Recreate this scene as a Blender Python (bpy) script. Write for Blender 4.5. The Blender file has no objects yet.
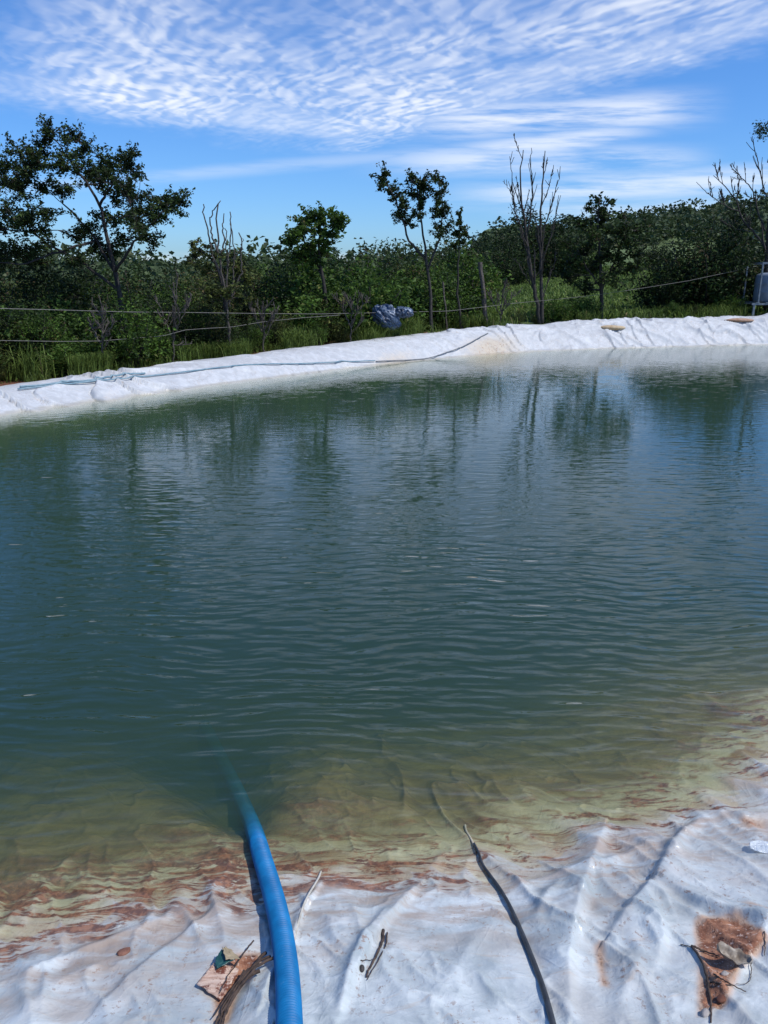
import bpy, math, random
import numpy as np
from mathutils import Vector
from mathutils.bvhtree import BVHTree

random.seed(7)
rng = np.random.default_rng(11)
PI = math.pi
scn = bpy.context.scene
COL = scn.collection

# ------------------------------------------------------------------ camera
F = 788.0; CAM_H = 1.75; PITCH = math.radians(16.74)
CP, SP = math.cos(PITCH), math.sin(PITCH)
def ray(px, py):
    a = (px-384)/F; b = (512-py)/F
    return np.array([a, CP+b*SP, -SP+b*CP])
def at_y(px, py, Y):
    d = ray(px, py); k = Y/d[1]
    return np.array([d[0]*k, Y, CAM_H+d[2]*k])
def at_z(px, py, z=0.0):
    d = ray(px, py); k = (z-CAM_H)/d[2]
    return np.array([d[0]*k, d[1]*k, z])
cam = bpy.data.cameras.new('camera'); co = bpy.data.objects.new('camera', cam); COL.objects.link(co)
co.location = (0, 0, CAM_H); co.rotation_euler = (PI/2-PITCH, 0, 0)
cam.sensor_fit = 'VERTICAL'; cam.sensor_height = 24; cam.sensor_width = 18; cam.lens = 24*F/1024
cam.clip_end = 5000; cam.clip_start = 0.05
scn.camera = co

# ------------------------------------------------------------------ noise
def _h(ix, iy, s):
    v = np.sin(ix*127.1+iy*311.7+s*74.7)*43758.5453
    return v-np.floor(v)
def vn(x, y, s=0):
    ix = np.floor(x); iy = np.floor(y); fx = x-ix; fy = y-iy
    fx = fx*fx*(3-2*fx); fy = fy*fy*(3-2*fy)
    a = _h(ix, iy, s); b = _h(ix+1, iy, s); c = _h(ix, iy+1, s); d = _h(ix+1, iy+1, s)
    return (a+(b-a)*fx)+((c+(d-c)*fx)-(a+(b-a)*fx))*fy
def fbm(x, y, s=0, o=4):
    v = 0; A = 0.5; t = 0
    for i in range(o):
        v = v+A*(vn(x, y, s+i)-0.5)*2; t += A; A *= .5; x = x*2.03+3.1; y = y*2.03+1.7
    return v/t
def sstep(a, b, x):
    t = np.clip((x-a)/(b-a), 0, 1); return t*t*(3-2*t)

# ------------------------------------------------------------------ mesh helpers
class MB:
    def __init__(s): s.V = []; s.n = 0; s.Fq = []; s.Ft = []; s.tint = []
    def add(s, V, quads=None, tris=None, tint=0.5):
        V = np.asarray(V, float).reshape(-1, 3)
        if quads is not None and len(quads): s.Fq.append(np.asarray(quads, int)+s.n)
        if tris is not None and len(tris): s.Ft.append(np.asarray(tris, int)+s.n)
        t = np.full(len(V), tint) if np.isscalar(tint) else np.asarray(tint)
        s.tint.append(t); s.V.append(V); s.n += len(V)
    def tube(s, P, R, k=6, caps=True, tint=0.5):
        P = np.asarray(P, float); n = len(P); R = np.full(n, R) if np.isscalar(R) else np.asarray(R, float)
        T = np.gradient(P, axis=0); T /= np.linalg.norm(T, axis=1)[:, None]+1e-9
        u = np.cross(T[0], [0, 0, 1.0]);
        if np.linalg.norm(u) < .1: u = np.cross(T[0], [0, 1.0, 0])
        us = []
        for i in range(n):
            u = u-T[i]*np.dot(u, T[i]); u = u/(np.linalg.norm(u)+1e-9); us.append(u)
        U = np.array(us); W = np.cross(T, U)
        a = np.arange(k)*2*PI/k
        V = P[:, None]+R[:, None, None]*(np.cos(a)[None, :, None]*U[:, None]+np.sin(a)[None, :, None]*W[:, None])
        i = np.arange(n-1)[:, None]*k; j = np.arange(k)[None]; j2 = (j+1) % k
        q = np.stack([i+j, i+j2, i+k+j2, i+k+j], -1).reshape(-1, 4)
        tr = None; V = V.reshape(-1, 3)
        if caps:
            V = np.vstack([V, P[0], P[-1]]); m = n*k
            jj = np.arange(k)
            tr = np.vstack([np.stack([(jj+1) % k, jj, np.full(k, m)], -1), np.stack([(n-1)*k+jj, (n-1)*k+(jj+1) % k, np.full(k, m+1)], -1)])
        s.add(V, q, tr, tint)
    def box(s, c, d, rz=0.0, rx=0.0):
        v = np.array([[x, y, z] for x in (-.5, .5) for y in (-.5, .5) for z in (-.5, .5)])*np.array(d)
        b = 0.0
        cr, sr = math.cos(rx), math.sin(rx); v = np.stack([v[:, 0], v[:, 1]*cr-v[:, 2]*sr, v[:, 1]*sr+v[:, 2]*cr], -1)
        cz, sz = math.cos(rz), math.sin(rz); v = np.stack([v[:, 0]*cz-v[:, 1]*sz, v[:, 0]*sz+v[:, 1]*cz, v[:, 2]], -1)
        s.add(v+np.array(c), [[0, 1, 3, 2], [4, 6, 7, 5], [0, 4, 5, 1], [2, 3, 7, 6], [0, 2, 6, 4], [1, 5, 7, 3]])
    def leaves(s, C, size, aspect=0.45, up=0.3, tint=None, droop=0.0):
        """one folded diamond leaf per centre"""
        n = len(C)
        if n == 0: return
        size = np.full(n, size) if np.isscalar(size) else size
        size = size*rng.uniform(.7, 1.3, n)
        d = rng.normal(size=(n, 3)); d[:, 2] = d[:, 2]*.6-droop; d /= np.linalg.norm(d, axis=1)[:, None]
        nn = rng.normal(size=(n, 3)); nn[:, 2] += up*3; w = np.cross(d, nn); w /= np.linalg.norm(w, axis=1)[:, None]+1e-9
        nr = np.cross(w, d)
        L = size[:, None]
        a = C-d*L*.5; b = C+w*L*aspect*.5+nr*L*.10; c = C+d*L*.5-nr*L*.06; e = C-w*L*aspect*.5+nr*L*.10
        V = np.stack([a, b, c, e], 1).reshape(-1, 3)
        i = np.arange(n)[:, None]*4
        q = np.vstack([i+np.array([[0, 1, 2]]), i+np.array([[0, 2, 3]])])
        t = rng.random(n) if tint is None else tint
        s.add(V, None, q, np.repeat(t, 4))
    def build(s, name, mat, parent=None, smooth=False, attrs=None, loc=None):
        me = bpy.data.meshes.new(name)
        V = np.vstack(s.V)
        if loc is not None: V = V-np.asarray(loc)
        Q = np.vstack(s.Fq) if s.Fq else np.zeros((0, 4), int); T = np.vstack(s.Ft) if s.Ft else np.zeros((0, 3), int)
        nl = Q.size+T.size
        me.vertices.add(len(V)); me.vertices.foreach_set('co', V.astype(np.float32).ravel())
        me.loops.add(nl); me.loops.foreach_set('vertex_index', np.concatenate([Q.ravel(), T.ravel()]).astype(np.int32))
        me.polygons.add(len(Q)+len(T))
        st = np.concatenate([np.arange(len(Q))*4, Q.size+np.arange(len(T))*3]).astype(np.int32)
        me.polygons.foreach_set('loop_start', st)
        me.polygons.foreach_set('use_smooth', np.full(len(st), bool(smooth)))
        me.update(calc_edges=True)
        at = me.attributes.new('tint', 'FLOAT', 'POINT'); at.data.foreach_set('value', np.concatenate(s.tint).astype(np.float32))
        if attrs:
            for k, v in attrs.items():
                at = me.attributes.new(k, 'FLOAT', 'POINT'); at.data.foreach_set('value', np.asarray(v, np.float32))
        me.materials.append(mat)
        o = bpy.data.objects.new(name, me); COL.objects.link(o)
        if parent: o.parent = parent
        if loc is not None: o.location = loc
        return o
def tag(o, label=None, cat=None, group=None, kind=None):
    if label: o['label'] = label
    if cat: o['category'] = cat
    if group: o['group'] = group
    if kind: o['kind'] = kind
    return o
def empty(name, loc):
    o = bpy.data.objects.new(name, None); COL.objects.link(o); o.location = loc; o.empty_display_size = .2
    return o

# ------------------------------------------------------------------ materials
class NT:
    def __init__(s, name, world=False):
        if world: s.m = bpy.data.worlds.new(name)
        else: s.m = bpy.data.materials.new(name)
        s.m.use_nodes = True; s.t = s.m.node_tree; s.t.nodes.clear()
        s.out = s.t.nodes.new('ShaderNodeOutputWorld' if world else 'ShaderNodeOutputMaterial')
    def n(s, ty, **k):
        nd = s.t.nodes.new('ShaderNode'+ty)
        for a, v in k.items():
            if hasattr(nd, a) and not a[0].isupper(): setattr(nd, a, v)
        return nd
    def set(s, nd, key, v):
        i = nd.inputs[key]
        if isinstance(v, bpy.types.NodeSocket): s.t.links.new(v, i)
        elif isinstance(v, (tuple, list)) and len(v) == 3 and i.type == 'RGBA': i.default_value = (*v, 1)
        else: i.default_value = v
    def M(s, op, a, b=0.0, c=0.0, clamp=False):
        nd = s.t.nodes.new('ShaderNodeMath'); nd.operation = op; nd.use_clamp = clamp
        s.set(nd, 0, a); s.set(nd, 1, b)
        if op in ('MULTIPLY_ADD', 'SMOOTH_MIN', 'SMOOTH_MAX'): s.set(nd, 2, c)
        return nd.outputs[0]
    def V(s, op, a, b=(0, 0, 0)):
        nd = s.t.nodes.new('ShaderNodeVectorMath'); nd.operation = op; s.set(nd, 0, a)
        if op == 'SCALE': s.set(nd, 'Scale', b)
        else: s.set(nd, 1, b)
        return nd.outputs[0]
    def ss(s, a, b, x):
        nd = s.t.nodes.new('ShaderNodeMapRange'); nd.interpolation_type = 'SMOOTHSTEP'; nd.clamp = True
        s.set(nd, 0, x); s.set(nd, 1, a); s.set(nd, 2, b); return nd.outputs[0]
    def noise(s, vec, scale, detail=3, rough=.55, dist=0.0, col=False):
        nd = s.t.nodes.new('ShaderNodeTexNoise'); s.set(nd, 'Vector', vec); s.set(nd, 'Scale', scale)
        s.set(nd, 'Detail', detail); s.set(nd, 'Roughness', rough); s.set(nd, 'Distortion', dist)
        return nd.outputs[1 if col else 0]
    def mix(s, f, a, b):
        nd = s.t.nodes.new('ShaderNodeMix'); nd.data_type = 'RGBA'
        s.set(nd, 0, f)
        for k, v in ((6, a), (7, b)):
            i = nd.inputs[k]
            if isinstance(v, bpy.types.NodeSocket): s.t.links.new(v, i)
            else: i.default_value = (*v, 1)
        return nd.outputs[2]
    def attr(s, name):
        nd = s.t.nodes.new('ShaderNodeAttribute'); nd.attribute_name = name; return nd.outputs[2]
    def obj(s): return s.t.nodes.new('ShaderNodeTexCoord').outputs['Object']
    def pos(s): return s.t.nodes.new('ShaderNodeNewGeometry').outputs['Position']
    def scale(s, v, sc, rot=(0, 0, 0)):
        nd = s.t.nodes.new('ShaderNodeMapping'); s.set(nd, 0, v); nd.inputs['Scale'].default_value = sc; nd.inputs['Rotation'].default_value = rot
        return nd.outputs[0]
    def bump(s, h, dist, strength=1.0, normal=None):
        nd = s.t.nodes.new('ShaderNodeBump'); s.set(nd, 'Height', h); s.set(nd, 'Distance', dist); s.set(nd, 'Strength', strength)
        if normal: s.set(nd, 'Normal', normal)
        return nd.outputs[0]
    def pbr(s, col, rough=.6, bump=None, **k):
        nd = s.t.nodes.new('ShaderNodeBsdfPrincipled'); s.set(nd, 'Base Color', col); s.set(nd, 'Roughness', rough)
        if bump: s.set(nd, 'Normal', bump)
        for a, v in k.items(): s.set(nd, a.replace('_', ' '), v)
        s.t.links.new(nd.outputs[0], s.out.inputs[0]); return nd

def mat_simple(name, c1, c2, scale=8, rough=.6, bump=0.0, **k):
    m = NT(name); p = m.obj(); nz = m.noise(p, scale, 4, .6)
    f = m.ss(.3, .7, nz)
    m.pbr(m.mix(f, c1, c2), rough, m.bump(nz, bump) if bump else None, **k)
    return m.m
def mat_leaf(name, dark, light, warm, trans=.25, rough=.6):
    m = NT(name); t = m.attr('tint'); p = m.pos()
    n1 = m.noise(p, 1.3, 2)
    c = m.mix(m.ss(.15, 1., m.M('ADD', m.M('MULTIPLY', t, .8), m.M('MULTIPLY', m.M('SUBTRACT', n1, .3), .7))), dark, light)
    c = m.mix(m.ss(.9, 1.0, t), c, warm)
    b = m.pbr(c, rough); m.set(b, 'Specular IOR Level', .18)
    tr = m.n('BsdfTranslucent'); m.set(tr, 'Color', m.mix(.5, c, light))
    mx = m.n('MixShader'); m.set(mx, 0, trans); m.t.links.new(b.outputs[0], mx.inputs[1]); m.t.links.new(tr.outputs[0], mx.inputs[2])
    m.t.links.new(mx.outputs[0], m.out.inputs[0]); return m.m

L_DARK = mat_leaf('dark_leaves', (.010, .018, .008), (.055, .095, .020), (.06, .045, .02), .15)
L_MID = mat_leaf('green_leaves', (.018, .036, .008), (.11, .20, .03), (.10, .09, .03), .22)
L_BRIGHT = mat_leaf('bright_leaves', (.03, .06, .012), (.10, .18, .03), (.16, .17, .05), .3)
L_OLIVE = mat_leaf('olive_leaves', (.018, .028, .009), (.13, .16, .038), (.12, .08, .04), .2)
GRASS = mat_leaf('grass_blades', (.035, .058, .012), (.18, .26, .055), (.28, .22, .10), .3)
BARK = mat_simple('bark', (.018, .015, .013), (.04, .035, .03), 14, .9, .01)
BARK_PALE = mat_simple('dry_bark', (.035, .03, .026), (.10, .085, .07), 18, .9, .006)
BARK_GREY = mat_simple('grey_bark', (.020, .018, .016), (.055, .047, .04), 18, .9, .006)

# ------------------------------------------------------------------ pond outline
far_px = [(0, 414), (50, 407), (100, 400), (150, 393), (200, 386), (256, 379), (300, 374), (345, 368), (400, 362), (450, 357), (512, 352), (560, 349.5), (640, 347), (700, 345.5), (768, 344)]
far = [at_z(*p)[:2] for p in far_px]
near_px = [(0, 962), (60, 950), (110, 940), (170, 925), (230, 905), (300, 895), (380, 893), (480, 884), (545, 872), (600, 860), (645, 846), (700, 832), (768, 814)]
near = [at_z(*p)[:2] for p in near_px]
P = [np.array(p) for p in [(-11, 2.0), (-9.5, .2), (-6, -.1), (-3, .75)]]+near+[np.array(p) for p in [(2.1, 3.2), (4, 4.2), (8, 5.0), (13, 6.5), (18, 11), (19, 17), (17, 20.3), (14, 20.75)]]+far[::-1]+[np.array(p) for p in [(-7.2, 8.4), (-9.6, 6.2), (-11, 4)]]
P = np.array(P)
def chaikin(P):
    Q = np.roll(P, -1, 0); return np.stack([P*.75+Q*.25, P*.25+Q*.75], 1).reshape(-1, 2)
POLY = chaikin(P)
def sdist(X, Y):
    """signed distance to the waterline, negative over the water"""
    sh = X.shape; x = X.ravel(); y = Y.ravel(); best = np.full(x.shape, 1e9); ins = np.zeros(x.shape, bool)
    A = POLY; B = np.roll(POLY, -1, 0)
    for a, b in zip(A, B):
        e = b-a; l2 = e@e
        t = np.clip(((x-a[0])*e[0]+(y-a[1])*e[1])/l2, 0, 1)
        d = (x-a[0]-t*e[0])**2+(y-a[1]-t*e[1])**2
        best = np.minimum(best, d)
        c = (a[1] > y) != (b[1] > y)
        if abs(e[1]) > 1e-12:
            ins ^= c & (x < e[0]*(y-a[1])/e[1]+a[0])
    return (np.sqrt(best)*np.where(ins, -1, 1)).reshape(sh)
HX = [-12, -6.0, -2.5, 0, 4, 8, 10.5, 20]; HV = [.17, .2, .33, .42, .56, .63, .68, .72]
def bank_h(x, y):
    w = sstep(3.5, 7.5, y-0.15*np.abs(x))
    return .24*(1-w)+np.interp(x, HX, HV)*w, w
def liner_z(x, y, sd=None):
    if sd is None: sd = sdist(x, y)
    H, w = bank_h(x, y)
    inn = np.maximum(sd, -9)
    zin = .17*inn+.07*np.minimum(inn+.8, 0)+.10*np.minimum(inn+2.2, 0)
    pit = 0
    for px_, py_, A_, w_ in ((246, 832, .07, .10), (240, 812, .08, .11), (230, 785, .14, .15), (215, 745, .14, .20), (195, 700, .2, .30)):
        c_ = at_z(px_, py_, -.1); pit = pit+A_*np.exp(-(((x-c_[0])**2+(y-c_[1])**2)/w_**2))
    zin = zin-pit*sstep(-.10, -.8, inn); zin = np.maximum(zin, -1.6)
    W = np.where(w > .5, .85, .95)
    t = np.clip(sd/W, 0, 1)
    prof = (1-(1-t)**1.8)*(w)+(1-w)*t
    return np.where(sd < 0, zin, H*prof)

# ------------------------------------------------------------------ near liner folds
def seg_d(x, y, pts):
    best = np.full(x.shape, 1e9); par = np.zeros(x.shape); L = 0; side = np.zeros(x.shape)
    tot = sum(np.linalg.norm(np.subtract(b, a)) for a, b in zip(pts[:-1], pts[1:]))
    for a, b in zip(pts[:-1], pts[1:]):
        a = np.array(a); b = np.array(b); e = b-a; l = np.linalg.norm(e)
        t = np.clip(((x-a[0])*e[0]+(y-a[1])*e[1])/(l*l), 0, 1)
        dx = x-a[0]-t*e[0]; dy = y-a[1]-t*e[1]; d = np.hypot(dx, dy); m = d < best
        best = np.where(m, d, best); par = np.where(m, (L+t*l)/tot, par)
        side = np.where(m, np.sign(e[0]*(y-a[1])-e[1]*(x-a[0])), side); L += l
    return best, par, side
def zpt(px, py): return at_z(px, py, .04)[:2]
RIDGES = [  # pixel polyline, height, width (m), sharp side offset
    ([(418, 880), (400, 905), (384, 930), (368, 965), (350, 1010), (340, 1050)], .022, .020, 1),
    ([(385, 915), (370, 945), (352, 985), (340, 1040)], .012, .012, 0),
    ([(322, 875), (303, 910), (294, 945), (272, 1000), (262, 1040)], .016, .010, 1),
    ([(30, 975), (70, 950), (130, 925), (170, 912)], .010, .018, 0),
    ([(100, 1024), (150, 970), (205, 915), (222, 895)], .018, .030, 1),
    ([(606, 815), (588, 870), (574, 925), (566, 985), (566, 1060)], .030, .040, 1),
    ([(640, 905), (655, 935), (660, 965), (650, 1000)], .018, .030, 1),
    ([(672, 846), (664, 870), (645, 905), (610, 950)], .030, .035, -1),
    ([(700, 815), (680, 835), (672, 860)], .022, .022, 0),
    ([(560, 880), (545, 900), (535, 930)], .012, .02, 0),
    ([(665, 895), (700, 925), (740, 945), (790, 965)], .030, .035, -1),
    ([(690, 800), (740, 815), (790, 812)], .028, .03, 1),
    ([(520, 880), (600, 862), (655, 838)], .010, .02, 0),
    ([(760, 960), (735, 1000), (715, 1040)], .022, .03, 1),
    ([(20, 1040), (60, 985), (110, 960)], .010, .03, 0),
    ([(430, 1040), (470, 960), (500, 915)], .008, .03, 0),
    ([(615, 1040), (635, 990), (630, 955)], .012, .022, 0),
    ([(478, 860), (505, 905), (530, 965), (548, 1015), (560, 1060)], -.012, .030, 0),
    ([(300, 885), (308, 900), (335, 905)], .01, .012, 0),
    ([(225, 1050), (240, 1000), (268, 950)], -.012, .03, 0),
]
def soil_poly(px):  return [zpt(*p) for p in px]
def in_poly_sd(x, y, pts):
    pts = np.array(pts); best = np.full(x.shape, 1e9); ins = np.zeros(x.shape, bool)
    for a, b in zip(pts, np.roll(pts, -1, 0)):
        e = b-a; t = np.clip(((x-a[0])*e[0]+(y-a[1])*e[1])/(e@e), 0, 1)
        best = np.minimum(best, np.hypot(x-a[0]-t*e[0], y-a[1]-t*e[1]))
        if abs(e[1]) > 1e-12: ins ^= ((a[1] > y) != (b[1] > y)) & (x < e[0]*(y-a[1])/e[1]+a[0])
    return best*np.where(ins, -1, 1)
SOILS = [
    (soil_poly([(691, 940), (700, 936), (735, 944), (762, 972), (764, 980), (735, 1010), (722, 1050), (690, 1060), (694, 1000)]), 1.0),
    (soil_poly([(592, 962), (603, 958), (604, 990), (608, 1020), (597, 1015), (594, 985)]), .85),
    (soil_poly([(236, 962), (262, 958), (268, 968), (240, 1010), (232, 1050), (215, 1050), (212, 990)]), .9),
    (soil_poly([(570, 893), (578, 888), (582, 902), (572, 922)]), .32),
    (soil_poly([(588, 905), (596, 903), (598, 915), (590, 918)]), .40),
    (soil_poly([(640, 888), (655, 886), (654, 892), (642, 894)]), .40),
    (soil_poly([(728, 925), (745, 922), (768, 935), (790, 950), (770, 955), (745, 945)]), .36),
    (soil_poly([(618, 960), (645, 958), (650, 968), (625, 970)]), .34),
    (soil_poly([(735, 818), (765, 822), (768, 830), (748, 830)]), .75),
    (soil_poly([(195, 990), (230, 985), (235, 1024), (200, 1024)]), .30),
]
def near_extra(x, y, sd):
    """wrinkles on top of the base profile + the soil attribute"""
    z = .016*fbm(x*1.7+5, y*1.7, 3, 3)+.0032*fbm(x*6, y*6+x*3, 9, 3)+.0010*fbm(x*22, y*18, 21, 3)
    # ridged wrinkles running down the slope
    r = 1-np.abs(fbm(x*4.2+y*1.6+.6*fbm(x*2, y*2, 31, 2), y*1.1-x*.5, 41, 3))*2.2
    z += .019*np.clip(r, 0, 1)**3*sstep(-.2, .3, fbm(x*1.1, y*1.1, 52, 2)+.15)
    r2 = 1-np.abs(fbm(x*7+y*5, y*3-x*2, 61, 3))*2.4
    z += .008*np.clip(r2, 0, 1)**4
    for pts, A, w, side in RIDGES:
        pp = [zpt(*p) for p in pts]
        d, t, s = seg_d(x, y, pp)
        ww = np.where(s == side, w*.5, w*1.8) if side else w
        f = np.clip(np.sin(PI*np.clip(t*.9+.05, 0, 1)), 0, 1)**.5
        z += A*f*1.1*np.exp(-(d/ww)**1.6)
    soil = np.zeros(x.shape)
    for pts, k in SOILS:
        dd = in_poly_sd(x, y, pts)
        soil = np.maximum(soil, k*sstep(.022, -.05, dd)); z -= .010*k*sstep(.03, -.03, dd)
    return z, soil
def grid(mb, X, Y, Z):
    n, m = X.shape; i = np.arange(n-1)[:, None]*m; j = np.arange(m-1)[None]
    mb.add(np.stack([X, Y, Z], -1).reshape(-1, 3), np.stack([i+j, i+j+1, i+m+j+1, i+m+j], -1).reshape(-1, 4))

liner = MB(); soilA = []
# near sheet
u = np.linspace(-1, 1, 760); xs = np.sign(u)*(np.abs(u)*1.75+np.abs(u)**6*3.2)
v = np.linspace(0, 1, 560); ys = .9+v*2.3; ys = np.concatenate([np.linspace(-.9, .895, 60), ys])
X, Y = np.meshgrid(xs, ys)
SD = sdist(X, Y); ex, so = near_extra(X, Y, SD); Z = liner_z(X, Y, SD)+ex
NEAR_FADE = sstep(-.9, -1.3, SD); Z = Z-NEAR_FADE*.0
grid(liner, X, Y, Z); soilA.append(so.ravel())
# far strip: s along the bank, t outward
line = np.array([(-9.6, 6.2), (-7.2, 8.4)]+[tuple(f) for f in far]+[(14, 20.75), (17, 20.9)])
for _ in range(2):
    q = [line[0]]
    for a, b in zip(line[:-1], line[1:]): q += [a*.75+b*.25, a*.25+b*.75]
    line = np.array(q+[line[-1]])
sl = np.concatenate([[0], np.cumsum(np.linalg.norm(np.diff(line, axis=0), axis=1))])
NS = int(sl[-1]/.02); sv = np.linspace(0, sl[-1], NS)
lx = np.interp(sv, sl, line[:, 0]); ly = np.interp(sv, sl, line[:, 1])
tx = np.gradient(lx); ty = np.gradient(ly); tn = np.hypot(tx, ty); nx, ny = -ty/tn, tx/tn
k = np.ones(61)/61; pad = lambda a: np.convolve(np.concatenate([np.full(30, a[0]), a, np.full(30, a[-1])]), k, 'valid')
nx, ny = pad(nx), pad(ny)
tv = np.concatenate([np.linspace(-1.4, -.32, 24), np.linspace(-.3, 1.35, 92)])
S, Tt = np.meshgrid(sv, tv)
wob = .07*fbm(S*.8, S*0, 77, 3)+.03*fbm(S*3, S*0, 79, 2)
XF = lx[None]+nx[None]*Tt; YF = ly[None]+ny[None]*Tt
SDF = sdist(XF, YF)
Hh, _ = bank_h(XF, YF)
Hh = Hh*(1+.06*fbm(S*.9, S*0+4, 81, 3)+.03*fbm(S*4, S*0+4, 83, 2))
tt = np.clip(Tt/.85, 0, 1)
ZF = np.where(SDF < 0, liner_z(XF, YF, SDF), Hh*(1-(1-tt)**1.9))
ZF -= sstep(.95+wob[0][None]*1.5, 1.3+wob[0][None], Tt)*.26           # outer edge tucks into the soil
rightness = sstep(-1.0, 5.5, XF)
face = sstep(-.35, .05, Tt)*(1-.75*sstep(.75, 1.0, Tt))
# diagonal hanging folds
ph = S*1.6+Tt*1.1+1.9*fbm(S*.8, Tt*.9, 91, 2)
fr = ph-np.floor(ph)
amp = sstep(-.35, .3, fbm(S*.7+3, Tt*.6, 95, 2))
fold = ((1-fr)**2.2*sstep(0, .035, fr))*.085*(.15+.85*amp)-.06*np.exp(-((fr-.0)/.04)**2)*amp
rr = 1-np.abs(fbm(S*1.7-Tt*2.6, Tt*1.8+S*.4, 97, 3))*2.3
r3 = 1-np.abs(fbm(S*1.3+Tt*2.4, Tt*1.4, 99, 3))*2.6
ZF += face*(fold*(1-.35*rightness)+np.clip(rr, 0, 1)**2*.03*(.1+rightness)+np.clip(r3, 0, 1)**3*.10*rightness*sstep(-1, 1, fbm(S*.6, S*0, 55, 2)))
ZF += face*.004*fbm(S*5, Tt*6, 101, 3)
grid(liner, XF, YF, ZF)
far_soil = .12*sstep(.3, -.05, Tt)*sstep(0, .5, fbm(S*.8, Tt*2, 103, 3))
sx = (XF-at_z(490, 352)[0])/.85
far_soil = np.maximum(far_soil, .34*np.exp(-sx**2)*sstep(.65, .1, Tt))
far_soil = np.maximum(far_soil, .25*np.exp(-((XF-at_z(395, 362)[0])/.6)**2)*sstep(.5, .0, Tt))
soilA.append(far_soil.ravel())
# the rest of the sheet: bed and the banks out of view, a little lower
xs = np.arange(-14, 21, .14); ys = np.arange(-2.2, 24, .14)
X, Y = np.meshgrid(xs, ys); SD = sdist(X, Y)
Zb = liner_z(X, Y, SD)-.035+.02*fbm(X*2, Y*2, 3, 3)
isfar = (Y > 5+.4*X*0) & (X > -10.2) & (X < 17.5) & (SD > -1.2) & (Y > 7.0+.1*X)
isnear = (np.abs(X) < 4.85) & (Y > -.8) & (Y < 3.1)
n, m = X.shape
keep = (SD < 1.15)
kq = keep[:-1, :-1] & keep[1:, :-1] & keep[1:, 1:] & keep[:-1, 1:]
Zb = Zb-.12*sstep(.5, 0, np.where(isnear | isfar, 0., 1.))*sstep(-.6, -.3, SD)-np.where(isnear | isfar, .05, 0)
ii = (np.arange(n-1)[:, None]*m+np.arange(m-1)[None])[kq]
liner.add(np.stack([X, Y, Zb], -1).reshape(-1, 3), np.stack([ii, ii+1, ii+m+1, ii+m], -1))
soilA.append(np.zeros(X.size))

# liner material
m = NT('pond_liner_plastic'); p = m.pos(); soil = m.attr('soil')
sep = m.n('SeparateXYZ'); m.set(sep, 0, p); zz = sep.outputs[2]
n_big = m.noise(p, 1.6, 4, .6, .4); n_mid = m.noise(p, 7, 5, .65, .6); n_fine = m.noise(p, 38, 5, .7)
n_str = m.noise(m.scale(p, (3.0, 11, 1)), 1.6, 5, .68, 1.2)
base = m.mix(m.ss(.35, .7, n_mid), (.43, .445, .45), (.55, .565, .57))
isn = m.ss(6.5, 5.0, sep.outputs[1])
silt = m.mix(m.ss(.35, .66, m.noise(m.scale(p, (1, 1.6, 1), (0, 0, .6)), 3.2, 6, .62, .8)), (.36, .41, .41), (.64, .685, .67))
base = m.mix(m.M('MULTIPLY', isn, .92), base, silt)
base = m.mix(m.M('MULTIPLY', m.M('MULTIPLY', isn, m.ss(.52, .66, m.noise(p, 2.3, 5, .6, .5))), .40), base, (.40, .34, .28))
base = m.mix(m.M('MULTIPLY', m.ss(.50, .72, n_big), .3), base, (.44, .44, .43))                   # grey dirt film
base = m.mix(m.M('MULTIPLY', m.ss(.58, .70, n_str), .45), base, (.50, .40, .30))              # soil smears
base = m.mix(m.M('MULTIPLY', m.ss(.63, .70, n_fine), .55), base, (.35, .27, .21))             # specks
base = m.mix(m.M('MULTIPLY', m.M('MULTIPLY', m.ss(.56, .64, m.noise(p, 48, 5, .75)), m.ss(.44, .58, m.noise(p, 4, 4))), .75), base, (.26, .16, .11))
sm = m.ss(.34, .60, m.M('ADD', soil, m.M('MULTIPLY', m.M('SUBTRACT', m.noise(p, 18, 8, .74), .5), 1.5)))
sm0 = m.ss(.06, .40, m.M('ADD', soil, m.M('MULTIPLY', m.M('SUBTRACT', n_mid, .5), .35)))
soilc = m.mix(m.ss(.35, .65, m.noise(p, 26, 6, .7)), (.17, .062, .03), (.42, .20, .11))
soilc = m.mix(m.ss(.56, .66, m.noise(p, 85, 4, .7)), soilc, (.58, .42, .33))
soilc = m.mix(m.ss(.58, .66, m.noise(p, 40, 4, .7, 1.0)), soilc, (.08, .03, .018))
base = m.mix(m.M('MULTIPLY', sm0, .75), base, m.mix(isn, (.50, .40, .26), (.50, .29, .16)))
tanb = m.M('MULTIPLY', m.M('MULTIPLY', isn, m.ss(.13, .03, zz)), m.ss(.36, .62, m.noise(m.scale(p, (2, 7, 1), (0, 0, .25)), 2.0, 5, .65, .8)))
base = m.mix(m.M('MULTIPLY', tanb, .8), base, (.36, .27, .20))
col = m.mix(sm, base, soilc)
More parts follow.
